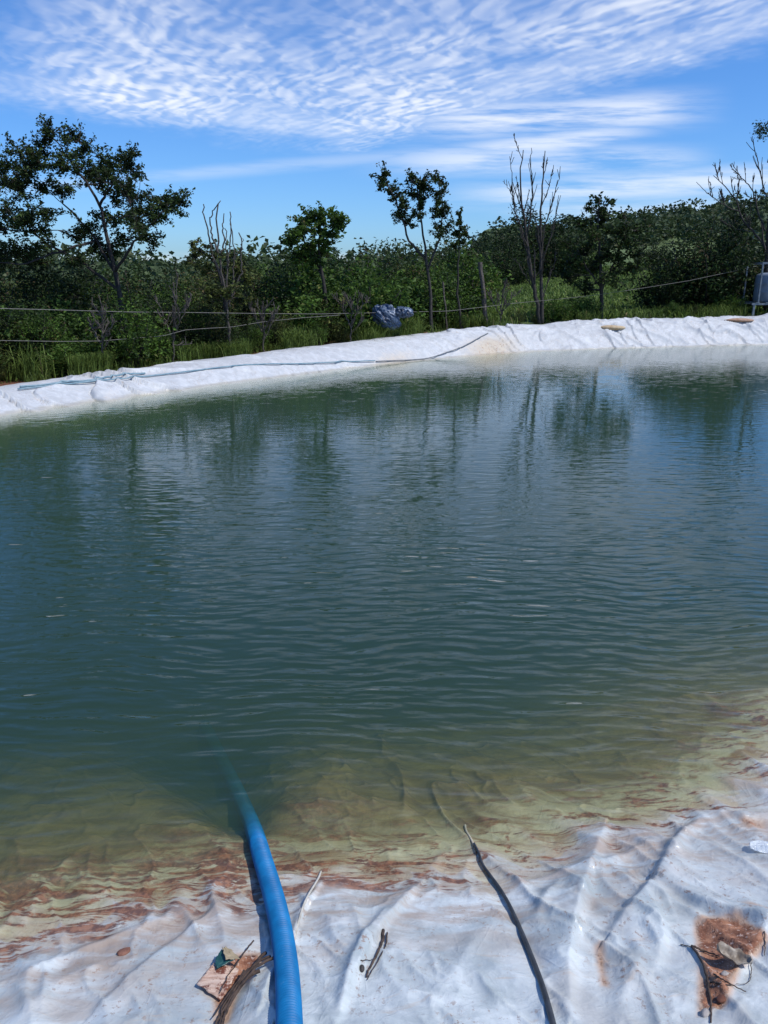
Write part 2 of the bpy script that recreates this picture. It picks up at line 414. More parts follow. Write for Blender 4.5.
# sediment left along the waterline and algae film under water
zn = m.M('ADD', zz, m.M('MULTIPLY', m.M('SUBTRACT', m.noise(m.scale(p, (1., 1., 1.)), 5, 4, .6), .5), .05))
wet = m.ss(.034, .004, zn)
band = m.M('MULTIPLY', m.ss(.030, .008, zn), m.ss(-.11, -.02, zn))
streak = m.noise(m.scale(p, (3, 10, 1), (0, 0, .25)), 1.5, 7, .72, 1.6)
redm = m.M('MULTIPLY', m.M('MULTIPLY', band, m.ss(.51, .59, m.M('ADD', m.M('ADD', streak, m.M('MULTIPLY', m.M('SUBTRACT', n_big, .5), .25)), m.M('MULTIPLY', m.ss(.3, -.4, sep.outputs[0]), .045)))), isn)
undr = m.ss(.004, -.03, zn)
alg = m.noise(m.scale(p, (1.6, 3.6, 1), (0, 0, .3)), 2.4, 6, .66, 1.4)
algc = m.mix(m.ss(.36, .56, alg), (.24, .155, .065), (.46, .46, .30))
algc = m.mix(m.ss(-.020, -.085, zn), algc, m.mix(m.ss(.35, .65, alg), (.15, .105, .030), (.28, .215, .070)))
thin = m.mix(m.M('MULTIPLY', wet, .45), col, (.40, .36, .26))
thin = m.mix(m.M('MULTIPLY', undr, m.M('MULTIPLY', isn, .85)), thin, algc)
thin = m.mix(m.M('MULTIPLY', undr, m.M('MULTIPLY', m.M('SUBTRACT', 1, isn), .35)), thin, (.42, .45, .36))
redc = m.mix(m.ss(.4, .62, n_fine), (.10, .030, .016), (.28, .12, .06))
final = m.mix(m.M('MULTIPLY', redm, .9), thin, redc)
rgh = m.M('ADD', m.M('MULTIPLY_ADD', isn, -.24, .60), m.M('MULTIPLY', m.M('MAXIMUM', sm, redm), .45))
rgh = m.M('SUBTRACT', rgh, m.M('MULTIPLY', wet, .2))
hgt = m.M('ADD', m.M('MULTIPLY', n_mid, .6), m.M('MULTIPLY', m.noise(p, 22, 4, .6, .8), .35))
cre = m.M('ABSOLUTE', m.M('SUBTRACT', m.noise(m.scale(p, (1.6, .8, 1), (0, 0, -.35)), 5.5, 2, .5, 1.2), .5))
cre2 = m.M('ABSOLUTE', m.M('SUBTRACT', m.noise(m.scale(p, (1., 2.0, 1), (0, 0, .5)), 9, 2, .5, .8), .5))
hgt = m.M('ADD', hgt, m.M('MULTIPLY', m.M('SMOOTH_MIN', cre, .06, .03), -1.0))
hgt = m.M('ADD', hgt, m.M('MULTIPLY', m.M('SMOOTH_MIN', cre2, .05, .03), -.8))
hgt = m.M('ADD', hgt, m.M('MULTIPLY', m.M('MULTIPLY', m.noise(p, 90, 3, .7), sm), .5))
m.pbr(final, rgh, m.bump(hgt, .012, m.M('MULTIPLY_ADD', isn, .6, .15)), Specular_IOR_Level=.5)
LINER = m.m
lo = liner.build('pond_liner', LINER, smooth=True, attrs={'soil': np.concatenate(soilA)})
tag(lo, 'white plastic pond liner stained with red soil, covering the near edge and the far bank', 'pond liner')
bvh = BVHTree.FromPolygons([tuple(v) for v in np.vstack(liner.V)], [tuple(q) for q in np.vstack(liner.Fq)])
def hit(px, py, off=0.0):
    d = Vector(ray(px, py)).normalized(); h = bvh.ray_cast(Vector((0, 0, CAM_H)), d)
    if h[0] is None: return at_z(px, py, .1)
    return np.array(h[0])+np.array([0, 0, off])
def drop(x, y, default=.2):
    h = bvh.ray_cast(Vector((x, y, 5)), Vector((0, 0, -1)))
    return h[0].z if h[0] is not None else default

# ------------------------------------------------------------------ water
m = NT('pond_water'); p = m.pos()
def ripple(sc, rot, seed_off):
    q = m.V('ADD', m.scale(p, (sc[0], sc[1], 1), (0, 0, rot)), (seed_off, seed_off*.37, 0))
    return q
h = None
def addn(h, v, w):
    t = m.M('MULTIPLY', v, w); return t if h is None else m.M('ADD', h, t)
warp = m.V('SCALE', m.V('SUBTRACT', m.noise(p, .9, 2, .5, 0, True), (.5, .5, .5)), .35)
P2 = m.V('ADD', p, warp)
def wnoise(sx, sy, rot, det, rough=.5, dist=0.0): return m.noise(m.scale(P2, (sx, sy, 1), (0, 0, rot)), 1.0, det, rough, dist)
#rg = m.M('ABSOLUTE', m.M('SUBTRACT', wnoise(4.2, 15, .05, 1.0), .5))
h = addn(h, wnoise(4.4, 16.0, .08, 0.6), 1.25)
h = addn(h, wnoise(6.0, 17.5, -.28, 0.5), .70)
h = addn(h, wnoise(12, 34, .16, 0.6, .5), .30)
h = addn(h, wnoise(.55, .9, .5, 2.0), .8)
sy = m.n('SeparateXYZ'); m.set(sy, 0, p)
calm = m.M('MULTIPLY_ADD', m.ss(9, 2.5, sy.outputs[1]), .80, .18)
gust = m.M('MULTIPLY_ADD', m.ss(.3, .7, m.noise(p, .32, 2)), .55, .65)
bmp = m.bump(m.M('MULTIPLY', h, m.M('MULTIPLY', gust, calm)), .0098)
fres = m.n('Fresnel'); m.set(fres, 'IOR', 1.333); m.set(fres, 'Normal', bmp)
gl = m.n('BsdfGlossy'); m.set(gl, 'Roughness', .02); m.set(gl, 'Color', (1, 1, 1)); m.set(gl, 'Normal', bmp)
tr = m.n('BsdfTransparent'); m.set(tr, 'Color', (1, 1, 1))
mx = m.n('MixShader'); m.t.links.new(fres.outputs[0], mx.inputs[0]); m.t.links.new(tr.outputs[0], mx.inputs[1]); m.t.links.new(gl.outputs[0], mx.inputs[2])
m.t.links.new(mx.outputs[0], m.out.inputs[0])
va = m.n('VolumeAbsorption'); m.set(va, 'Color', (.44, .58, .40)); m.set(va, 'Density', 4.6)
vs = m.n('VolumeScatter'); m.set(vs, 'Color', (.46, .90, .80)); m.set(vs, 'Density', .80); m.set(vs, 'Anisotropy', 0.0)
ad = m.n('AddShader'); m.t.links.new(va.outputs[0], ad.inputs[0]); m.t.links.new(vs.outputs[0], ad.inputs[1])
m.t.links.new(ad.outputs[0], m.out.inputs[1])
WATER = m.m
wb = MB(); wb.box((4, 10.6, -1.5), (31, 25.0, 3.0))
wo = wb.build('pond_water', WATER); tag(wo, 'rippled blue-green pond water reflecting the trees and sky', None, kind='structure')
if 'category' in wo: del wo['category']

# ------------------------------------------------------------------ terrain
def ground_z(x, y):
    x = np.asarray(x, float); y = np.asarray(y, float)
    sd = sdist(x, y); H, w = bank_h(x, y)
    r = np.maximum(sd-1.0, 0)
    z = H-.06
    # field climbing gently beyond, hill to the right, low rise to the left
    z = z+np.minimum(r, 300)*(.028+.016*sstep(10, 30, x))*sstep(-4, 8, x-.10*y)*sstep(8, 20, y)-.012*np.minimum(r, 30)*sstep(2, -6, x)
    ax = x/np.maximum(y, 5)
    R = np.hypot(x, y)
    hill = sstep(.20, .54, ax)*sstep(60, 190, R)*5.3*(R/190)
    z = z+np.where(y > 0, hill*(1-sstep(400, 900, R)), 0)
    z = z+np.where(y > 0, sstep(60, 260, R)*(3.2+1.2*fbm(ax*9, R/80, 5, 3))*(R/240)*(1-sstep(500, 900, R)), 0)
    z = z+.05*fbm(x*.6, y*.6, 17, 3)*sstep(1.3, 3, sd)+.5*fbm(x*.05, y*.05, 18, 3)*sstep(25, 60, R)
    z = np.where(sd < 1.15, np.minimum(z, liner_z(x, y, sd)-.16), z)
    z = np.where((sd < 1.45) & (sd >= 1.15), np.minimum(z, H-.06), z)
    return z
tb = MB()
g1 = np.arange(-14, 24, .16); g2 = np.arange(-4, 40, .16)
def ax_(lo, hi, step, far, n):
    mid = np.arange(lo, hi, step); k = np.geomspace(step*2, far, n)
    return np.concatenate([(lo-k)[::-1], mid, hi+k])
gx = ax_(-16, 24, .2, 1400, 60); gy = ax_(-4, 42, .2, 1500, 70)
X, Y = np.meshgrid(gx, gy)
ZG = ground_z(X, Y)
grid(tb, X, Y, ZG)
m = NT('soil_and_grass'); p = m.pos()
n1 = m.noise(p, .9, 5, .6); n2 = m.noise(p, 9, 5, .7)
dirt = m.mix(m.ss(.35, .65, n2), (.14, .05, .025), (.27, .12, .065))
gr = m.mix(m.ss(.3, .7, m.noise(p, .25, 4, .6)), (.07, .11, .025), (.13, .18, .045))
gr = m.mix(m.ss(.5, .75, n2), gr, (.07, .08, .03))
sep = m.n('SeparateXYZ'); m.set(sep, 0, p)
leftred = m.ss(-3.6, -5.4, sep.outputs[0])
cov = m.ss(.42, .6, m.M('SUBTRACT', m.M('ADD', n1, m.M('MULTIPLY', m.ss(19, 26, sep.outputs[1]), .5)), m.M('MULTIPLY', leftred, .2)))
m.pbr(m.mix(cov, dirt, gr), .95, m.bump(n2, .05))
to = tb.build('ground', m.m, smooth=True); tag(to, 'red soil and green grass ground rising to a wooded hill', kind='structure')
def gz(x, y): return float(ground_z(np.array([float(x)]), np.array([float(y)]))[0])
def on_ray(px, Y):
    """ground point seen in picture column px at forward distance Y"""
    x = (px-384)/F*Y/CP
    return np.array([x, Y, gz(x, Y)])

# ------------------------------------------------------------------ trees
def curve_pts(a, b, bend, n=7):
    a = np.asarray(a, float); b = np.asarray(b, float); t = np.linspace(0, 1, n)[:, None]
    L = np.linalg.norm(b-a); off = rng.normal(size=3)*bend*L
    off2 = rng.normal(size=(n, 3))*.015*L; off2[0] = 0; off2[-1] = 0
    return a*(1-t)+b*t+off*np.sin(PI*t)+off2
def resample(P, n):
    P = np.asarray(P, float); l = np.concatenate([[0], np.cumsum(np.linalg.norm(np.diff(P, axis=0), axis=1))]); t = np.linspace(0, l[-1], n)
    return np.stack([np.interp(t, l, P[:, i]) for i in range(3)], -1)
def pix_tree(name, label, cat, limbs, clumps, Y, leafmat, leaf=.075, dens=260, bark=BARK, rclump=.30, spread=1.0, group=None, r0=.09, droop=.1):
    """limbs: list of ([(px,py,dy)..], r_start, r_end); clumps: (px,py[,r px])"""
    base = at_y(limbs[0][0][0][0], limbs[0][0][0][1], Y+limbs[0][0][0][2])
    base[2] = min(base[2], gz(base[0], base[1])-.02)
    root = empty(name, base); tag(root, label, cat, group)
    tr = MB(); nodes = []
    for pts, ra, rb in limbs:
        W = np.array([at_y(a, b, Y+c) for a, b, c in pts])
        if pts is limbs[0][0]: W[0] = base
        W = resample(W, 14); W[1:-1] += rng.normal(size=(12, 3))*.012
        R = np.linspace(ra, rb, 14); tr.tube(W, R, 8); nodes += [(w, r) for w, r in zip(W[4:], R[4:])]
    fo = MB(); px2m = Y/(F*CP)
    NP = [n[0] for n in nodes]; NR = [n[1] for n in nodes]
    order = sorted(clumps, key=lambda c: -c[1])
    for c in order:
        r = (c[2] if len(c) > 2 else 13)*px2m
        cen = at_y(c[0], c[1], Y+rng.normal()*spread)
        A = np.array(NP); dv = cen-A; d = np.linalg.norm(dv, axis=1)+np.where(A[:, 2] > cen[2], 1.2*(A[:, 2]-cen[2]), 0)
        j = int(np.argmin(d)); rr = min(NR[j]*.65, .035)
        Pb = curve_pts(A[j], cen, .08); Rb = np.linspace(max(rr, .008), .006, 7)
        tr.tube(Pb, Rb, 5)
        for q, w in zip(Pb[3:], Rb[3:]): NP.append(q); NR.append(w)
        # twigs + leaves
        nt = max(6, int(14*(r/.28)))
        for t in range(nt):
            dd = rng.normal(size=3); dd /= np.linalg.norm(dd); dd[2] = dd[2]*.75+.12
            st = Pb[rng.integers(3, 7)]
            e = cen+dd*r*rng.uniform(.6, 1.45); tw = curve_pts(st, e, .1, 5); tr.tube(tw, np.linspace(.006, .003, 5), 4, False)
            nl = int(dens*r*r/.08/nt*rng.uniform(.5, 1.4))
            tpar = rng.uniform(.25, 1.05, nl)[:, None]
            C = st+(e-st)*tpar+np.clip(rng.normal(size=(nl, 3)), -1.8, 1.8)*r*.12
            fo.leaves(C, leaf, .5, .35, np.clip(rng.random(nl)*.8+rng.normal()*.15+.1, 0, 1), droop)
    tr.build('trunk', bark, root, smooth=True, loc=base).location = (0, 0, 0)
    fo.build('crown', leafmat, root, loc=base).location = (0, 0, 0)
    return root
Z1 = lambda L, s, ox, oy, r=13: [(ox+a[0]/s, oy+a[1]/s, a[2] if len(a) > 2 else r) for a in L]

YT = 15.2
c1 = Z1([(160, 95), (215, 110), (60, 150), (130, 145), (255, 150), (320, 185), (388, 170), (385, 205), (15, 195), (90, 200), (170, 195), (250, 205), (330, 235), (385, 250), (10, 250), (65, 265),
         (130, 250), (190, 260), (300, 255), (350, 290), (400, 285), (15, 330), (80, 345), (140, 330), (20, 385), (110, 385), (255, 380), (330, 365), (400, 340), (440, 330), (480, 300), (515, 320), (540, 300), (400, 385), (450, 420),
         (60, 370), (10, 440), (75, 450), (120, 440), (30, 500), (110, 485), (290, 440), (370, 420), (250, 400), (470, 350), (330, 455), (285, 215), (-60, 160), (-90, 220), (-40, 250), (-110, 300), (-50, 340), (-120, 380), (-60, 430), (-30, 490), (-150, 440), (200, 165), (110, 180), (50, 225), (230, 480), (430, 365)], 3, 0, 100, 14)
pix_tree('spreading_tree', 'tall dark tree with a wide spreading crown at the left, biggest by the pond', 'tree',
         [([(131, 348, 0), (122, 310, 0), (115, 272, 0), (108, 235, 0), (100, 205, .1), (88, 185, .2)], .062, .02),
          ([(116, 275, 0), (96, 240, .2), (78, 218, .3), (62, 203, .4)], .030, .012),
          ([(115, 272, 0), (132, 245, -.2), (148, 228, -.3), (165, 210, -.4)], .030, .010),
          ([(118, 290, 0), (80, 262, .2), (50, 245, .3), (30, 232, .4), (0, 228, .5)], .032, .012),
          ([(100, 205, .1), (112, 185, -.2), (122, 168, -.3)], .026, .010),
          ([(96, 240, .2), (70, 248, -.3), (25, 265, -.5), (-10, 262, -.6)], .026, .010),
          ([(88, 185, .2), (70, 160, .3), (55, 140, .3)], .024, .010)], c1, YT, L_DARK, .066, 470, spread=.55)
c2 = Z1([(538, 92), (535, 120), (560, 130), (575, 150), (590, 200), (585, 175), (612, 108), (640, 130), (640, 165), (628, 195), (608, 215), (618, 150), (645, 110), (680, 105), (692, 135), (690, 165), (700, 195), (702, 228), (684, 190), (690, 245)], 2.648, 180, 140, 9)
pix_tree('slender_tree', 'slender tree with dark tufts along three tall thin stems, above the blue bundle', 'tree',
         [([(432, 345, 0), (430, 290, 0), (424, 240, 0), (420, 215, 0), (417, 185, .1)], .045, .012),
          ([(427, 262, 0), (408, 240, 0), (398, 205, 0), (386, 180, 0)], .03, .010),
          ([(428, 270, 0), (440, 240, 0), (443, 205, 0), (438, 182, 0)], .026, .008)], c2, 19, L_DARK, .07, 520, spread=.15, bark=BARK_GREY)
c3 = Z1([(742, 195), (736, 215), (745, 235), (732, 255), (728, 280), (745, 270), (755, 250)], 2.648, 180, 140, 5.5)
pix_tree('slender_tree', 'small thin tree with a pointed dark top just right of the three-stemmed one', 'tree',
         [([(462, 340, 0), (458, 290, 0), (459, 240, 0), (461, 215, 0)], .035, .008)], c3, 20, L_DARK, .08, 560, spread=.12)
c4 = Z1([(345, 205), (390, 198), (412, 222), (300, 248), (335, 235), (370, 240), (290, 265), (330, 285), (380, 270), (350, 300), (310, 305), (400, 245), (330, 215), (425, 220), (370, 215), (350, 320), (380, 300)], 2.648, 180, 140, 10)
pix_tree('leafy_tree', 'small round-topped leafy tree standing alone above the thicket at centre left', 'tree',
         [([(327, 345, 0), (326, 300, 0), (322, 275, 0), (318, 250, 0), (320, 225, 0)], .06, .018),
          ([(322, 275, 0), (312, 250, .1), (300, 238, .2)], .025, .01)], c4, 18, L_MID, .10, 330, spread=.3)
c5 = Z1([(370, 182, 6), (352, 205, 8), (400, 190, 6), (385, 215, 8), (425, 220, 7), (440, 245, 8), (380, 235, 10), (335, 240, 10), (360, 265, 12), (410, 265, 12), (300, 290, 11), (335, 305, 12), (390, 310, 13), (440, 290, 11), (470, 262, 10),
         (310, 330, 12), (420, 330, 12), (360, 345, 13), (465, 315, 10), (300, 365, 11), (400, 375, 13), (340, 390, 12), (455, 355, 10)], 2.341, 440, 120)
pix_tree('leafy_tree', 'dark leafy tree with an open ragged top right of the tall bare tree', 'tree',
         [([(600, 345, 0), (602, 300, 0), (600, 260, 0), (598, 220, 0), (600, 198, 0)], .07, .015),
          ([(602, 290, 0), (615, 260, 0), (625, 230, 0)], .03, .012), ([(602, 290, 0), (585, 265, 0), (578, 250, 0)], .03, .012)], c5, 22, L_DARK, .11, 230, spread=.4)
c6 = [(192, 246, 9), (200, 252, 9), (208, 245, 7), (215, 255, 10), (232, 258, 10), (240, 268, 12), (222, 272, 12), (205, 270, 11), (250, 278, 12), (228, 290, 13), (206, 292, 12), (248, 300, 12), (190, 262, 8)]
pix_tree('leafy_tree', 'low olive tree with a lifted left branch around the dry stick stems', 'tree',
         [([(228, 345, 0), (226, 310, 0), (222, 280, 0), (214, 262, 0), (200, 250, 0)], .05, .012), ([(224, 300, 0), (236, 278, 0), (245, 262, 0)], .03, .01)], c6, 15.8, L_OLIVE, .085, 260, spread=.3)

# bare trees
def shoots(mb, P, R, depth, up=.5, n=5, ls=.6, spread=.6):
    if depth == 0: return
    L = np.linalg.norm(P[-1]-P[0])
    for k in range(n):
        i = rng.integers(int(len(P)*.25), len(P)-1); d = P[min(i+1, len(P)-1)]-P[i]; d = d/np.linalg.norm(d)
        s = rng.normal(size=3)*spread; s[1] *= .8; dd = d+s+np.array([0, 0, up]); dd /= np.linalg.norm(dd)
        l = L*ls*rng.uniform(.5, 1.1)*(1-.4*i/len(P)); t = np.linspace(0, 1, 6)[:, None]
        Q = P[i]+dd*l*t+np.array([0, 0, 1])*(l*.22*t**2)+rng.normal(size=(6, 3))*.012*l*np.sin(PI*t)
        r = max(R[i]*.62, .009); RR = np.linspace(r, max(r*.4, .0065), 6)
        mb.tube(Q, RR, 5, False); shoots(mb, resample(Q, 10), np.interp(np.linspace(0, 1, 10), np.linspace(0, 1, 6), RR), depth-1, up*.8, max(2, n-2), ls, spread)
def bare_tree(name, label, limbs, Y, bark, depth=2, n=5, up=.5, ls=.5, spread=.6, cat='tree', extra=None):
    b = at_y(limbs[0][0][0][0], limbs[0][0][0][1], Y); b[2] = min(b[2], gz(b[0], b[1])-.02)
    root = empty(name, b); tag(root, label, cat)
    t = MB(); br = MB()
    for k, (pts, ra, rb, dp) in enumerate(limbs):
        W = np.array([at_y(p[0], p[1], Y+(p[2] if len(p) > 2 else 0)) for p in pts])
        if k == 0: W[0] = b
        W = resample(W, 22); W[1:-1] += rng.normal(size=(20, 3))*.010
        R = np.linspace(ra, rb, 22); (t if k == 0 or ra > .03 else br).tube(W, R, 7); shoots(br, W, R, dp, up, n, ls, spread)
    t.build('trunk', bark, root, smooth=True, loc=b).location = (0, 0, 0)
    br.build('branch', bark, root, smooth=True, loc=b).location = (0, 0, 0)
    if extra: extra(root, b)
    return root
z3 = lambda L: [(440+a/2.341, 120+b/2.341, 0) for a, b in L]
bare_tree('bare_tree', 'tall leafless tree with two upright trunks and many fine twigs', [
    (z3([(236, 490), (228, 430), (215, 370), (203, 290), (198, 240), (190, 180), (188, 120), (195, 70)]), .062, .010, 2),
    (z3([(238, 480), (238, 400), (236, 320), (235, 240), (238, 180), (241, 120), (246, 72)]), .055, .010, 2),
    (z3([(202, 280), (180, 230), (170, 180), (168, 120), (163, 85)]), .020, .006, 1),
    (z3([(202, 270), (212, 225), (218, 160), (212, 110), (214, 65)]), .022, .007, 1),
    (z3([(180, 215), (168, 175), (158, 155), (147, 143)]), .012, .005, 1),
    (z3([(236, 270), (255, 220), (266, 180), (278, 140), (281, 122)]), .022, .006, 1),
    (z3([(238, 200), (252, 165), (262, 130), (266, 110)]), .014, .005, 1),
    (z3([(237, 330), (262, 270), (272, 220), (276, 185)]), .016, .006, 1),
    (z3([(222, 400), (200, 365), (178, 330)]), .016, .006, 1), (z3([(240, 420), (252, 380), (268, 340), (272, 310)]), .016, .005, 1)],
    21.3, BARK_GREY, n=10, up=.8, ls=.20, spread=.6)
z1 = lambda L: [(a/3, 100+b/3, 0) for a, b in L]
bare_tree('bare_tree', 'bunch of dry crooked bare stems sticking up from the low olive tree', [
    (z1([(690, 700), (680, 600), (665, 520), (655, 450), (652, 400), (648, 350), (655, 310)]), .030, .012, 0),
    (z1([(668, 540), (640, 470), (628, 420), (622, 380), (612, 340), (610, 312)]), .020, .010, 0),
    (z1([(656, 460), (638, 410), (630, 360), (640, 330), (662, 302)]), .018, .008, 0),
    (z1([(660, 480), (672, 430), (668, 380), (672, 340)]), .018, .008, 0),
    (z1([(680, 600), (682, 500), (690, 440), (694, 390), (690, 335)]), .018, .009, 0),
    (z1([(684, 500), (678, 440), (680, 400), (674, 385)]), .013, .008, 0),
    (z1([(690, 620), (700, 520), (702, 460), (698, 400), (690, 370)]), .015, .008, 0),
    (z1([(690, 600), (722, 520), (726, 450), (722, 400), (716, 398)]), .018, .010, 0),
    (z1([(702, 480), (724, 440), (728, 415)]), .010, .006, 0)],
    15.3, BARK_PALE, cat='dry shrub')
def rb_extra(root, b):
    f = MB()
    for (a, c) in ((750, 28), (760, 22), (745, 20), (755, 35), (768, 20)):
        cen = at_y(440+a/2.341, 120+c/2.341, 23.4); f.leaves(cen+rng.normal(size=(60, 3))*.09, .08)
    f.build('crown', L_DARK, root, loc=b).location = (0, 0, 0)
bare_tree('bare_tree', 'leafless grey tree at the right edge fanning fine twigs to the left', [
    (z3([(762, 480), (764, 400), (767, 300), (773, 200), (776, 130), (777, 80), (778, 60)]), .085, .020, 1),
    (z3([(762, 300), (735, 262), (708, 235), (695, 190), (672, 160), (640, 130)]), .035, .008, 2),
    (z3([(762, 260), (745, 220), (735, 170), (712, 140), (690, 120)]), .028, .008, 2),
    (z3([(700, 215), (665, 200), (630, 175), (600, 145)]), .018, .006, 2),
    (z3([(764, 180), (750, 130), (740, 80), (728, 40)]), .022, .008, 1),
    (z3([(768, 100), (785, 60), (800, 20)]), .03, .01, 2), (z3([(762, 350), (800, 250), (840, 150)]), .05, .01, 2),
    (z3([(735, 262), (690, 255), (655, 235)]), .012, .005, 1)],
    23.4, BARK_GREY, n=8, up=.55, ls=.32, spread=.5, extra=rb_extra)

for k, (bx_, tp, lb) in enumerate(((172, 296, 'dry leafless shrub in the thicket right of the big spreading tree'), (262, 300, 'dry leafless shrub in the thicket left of the small round-topped tree'), (100, 312, 'low tangle of dry brown stems left of the big tree trunk'), (350, 292, 'thin dry shrub between the round-topped tree and the blue bundle'), (500, 285, 'thin leafless shrub left of the tall bare tree'))):
    Yk = float(np.interp(bx_, [0, 100, 256, 345, 450, 560], [11.2, 12.3, 14.8, 16.2, 18.6, 20.6]))+.95
    by = 350-.07*bx_
    bare_tree('dry_shrub', lb, [([(bx_, by, 0), (bx_+2, (by+tp)/2, 0), (bx_+5, tp, 0)], .018, .007, 2), ([(bx_, by, 0), (bx_-8, (by+tp)/2, .1), (bx_-13, tp+6, .1)], .015, .006, 2), ([(bx_+1, by, 0), (bx_+10, (by+tp)/2, -.1), (bx_+17, tp+9, -.1)], .014, .006, 2)], Yk, BARK_PALE, n=7, up=.6, ls=.45, spread=.6, cat='dry shrub')
# bush prototypes -------------------------------------------------------------
def bush_mesh(w, h, nst, leafn, leaf, seed, wisp=.25):
    st = MB(); fo = MB()
    for i in range(nst):
        a = rng.uniform(0, 2*PI); r = w*.5*math.sqrt(rng.random()); hh = h*rng.uniform(.55, 1.0)*(1-.35*(2*r/w)**2)
        top = np.array([r*math.cos(a), r*math.sin(a), hh]); P0 = np.array([.12*math.cos(a)*rng.random(), .12*math.sin(a), 0])
        Pb = curve_pts(P0, top, .10, 8); st.tube(Pb, np.linspace(.02, .005, 8), 5)
        for k in range(9):
            t0 = rng.integers(2, 8); cen = Pb[t0]+rng.normal(size=3)*np.array([.17, .17, .12])*w*.55
            cen[2] = max(cen[2], .05)
            n = int(leafn/(nst*9)*rng.uniform(.5, 1.5)); s = w*rng.uniform(.05, .10)
            C = cen+np.clip(rng.normal(size=(n, 3)), -1.7, 1.7)*s; C[:, 2] = np.maximum(C[:, 2], .02)
            fo.leaves(C, leaf, rng.uniform(.4, .6), .4, np.clip(rng.random(n)*.55+rng.normal()*.28+.15, 0, 1))
    return st, fo
PROTO = []
def make_proto(w, h, nst, leafn, leaf, lm, bark, wisp=.2):
    st, fo = bush_mesh(w, h, nst, leafn, leaf, 0, wisp)
    PROTO.append((w, h, st, fo, lm, bark, [None, None]))
    return len(PROTO)-1
pA = make_proto(2.0, 1.7, 12, 5200, .085, L_DARK, BARK)
pB = make_proto(1.8, 2.0, 12, 4200, .075, L_OLIVE, BARK_GREY)
pC = make_proto(1.5, 1.2, 12, 3800, .080, L_MID, BARK)
pD = make_proto(1.2, .8, 12, 3000, .075, L_BRIGHT, BARK)
pE = make_proto(2.4, 2.3, 14, 6500, .10, L_DARK, BARK)
pF = make_proto(1.6, 2.2, 12, 3000, .09, L_MID, BARK_GREY)
def put_bush(pi, loc, s, rz, label, group, name='bush', sz=1.0):
    w, h, st, fo, lm, bark, cache = PROTO[pi]
    root = empty(name, loc); root.rotation_euler = (0, 0, rz); root.scale = (s, s, s*sz)
    if cache[0] is None:
        cache[0] = st.build('stem', bark, root, smooth=True); cache[1] = fo.build('foliage', lm, root)
    else:
        for c in cache:
            d = c.copy(); COL.objects.link(d); d.parent = root
    tag(root, label, 'bush', group)
    return root
def treeline(px): return np.interp(px, [-100, 0, 60, 130, 190, 240, 300, 350, 400, 450, 500, 540, 580, 640, 700, 768, 900], [264, 266, 263, 262, 262, 256, 252, 243, 243, 240, 240, 242, 240, 238, 240, 245, 245])
G = {'L': 'bushes of the thicket behind the left bank', 'M': 'bushes of the thicket behind the middle of the bank', 'R': 'bushes behind the right bank', 'F': 'low plants along the top of the far bank'}
LB = {'L': 'dense dark bush in the tangled thicket behind the left part of the far bank',
      'M': 'leafy bush in the mixed green thicket behind the middle of the far bank',
      'R': 'dark bush in the tall dense mass behind the right part of the far bank',
      'F': 'low bright green plant at the foot of the thicket just behind the liner'}
def bank_Y(px):
    """forward distance of the liner's outer edge in picture column px"""
    return np.interp(px, [-100, 0, 100, 200, 256, 345, 450, 560, 640, 768, 900], [9.6, 11.2, 12.3, 13.8, 14.8, 16.2, 18.6, 20.6, 21.2, 22.2, 23])+.35
def fit(pi, px, Y, topy, rmin=.4, rmax=2.0):
    g = on_ray(px, Y); top = at_y(px, topy, Y)[2]; return g, float(np.clip((top-g[2])/PROTO[pi][1], rmin, rmax))
rows = []
for px in np.arange(-90, 330, 38): rows.append((px, 3.8, 'L', -4))
for px in np.arange(-110, 330, 44): rows.append((px, 7.0, 'L', 2))
for px in np.arange(-80, 330, 44): rows.append((px, 2.0, 'L', 28))
for px in np.arange(300, 470, 36): rows.append((px, 2.0, 'M', 34))
for px in np.arange(330, 480, 34): rows.append((px, 4.2, 'M', 8))
for px in np.arange(310, 450, 36): rows.append((px, 11., 'M', 0))
for px in (645, 655, 668, 700, 726): rows.append((px, 2.6, 'R', 46))
for px in (640, 672, 700, 725, 690): rows.append((px, 3.4, 'R', 2))
for px in (650, 780, 820): rows.append((px, 5.5, 'R', 22))
for px in np.arange(-70, 440, 30): rows.append((px, 1.05, 'L' if px < 300 else 'M', 46+10*math.sin(px)))
for (px, dY, g, dt) in rows:
    if dY < 1.3 and 345 < px < 435: continue
    px = px+rng.uniform(-12, 12); Y = bank_Y(px)+dY+rng.uniform(-.6, .6)
    if g == 'L': pi = rng.choice([pA, pB, pE, pC, pD, pF], p=[.22, .22, .14, .14, .08, .20])
    elif g == 'M': pi = rng.choice([pA, pB, pC, pF, pC, pD])
    else: pi = rng.choice([pA, pE, pE])
    gl, s = fit(pi, px, Y, treeline(px)+dt+rng.uniform(-5, 9))
    put_bush(int(pi), gl, s, rng.uniform(0, 6.28), LB[g], G[g])
# low plants on the edge of the bank
for px in list(range(-40, 470, 26))+list(range(478, 740, 22)):
    px = px+rng.uniform(-8, 8); Y = bank_Y(px)+rng.uniform(.55, 1.2)
    if 355 < px < 425: continue
    pi = int(rng.choice([pC, pD, pB, pF])); g = on_ray(px, Y)
    put_bush(pi, g, rng.uniform(.22, .62)/PROTO[pi][1]*1.1, rng.uniform(0, 6.28), LB['F'], G['F'], 'low_plant')
put_bush(pC, on_ray(143, bank_Y(143)+.7), .95, 1., 'rounded bright bush right at the bank edge below the big spreading tree', None)
PR = put_bush(pD, on_ray(75, bank_Y(75)+2.2), 1.4, 2., 'sunlit yellow-green bush low in the left thicket', None)
put_bush(pE, on_ray(685, 24.3), 1.25, 2.2, 'tallest darkest bush at the right, rising before the wooded hill', None, sz=1.05)
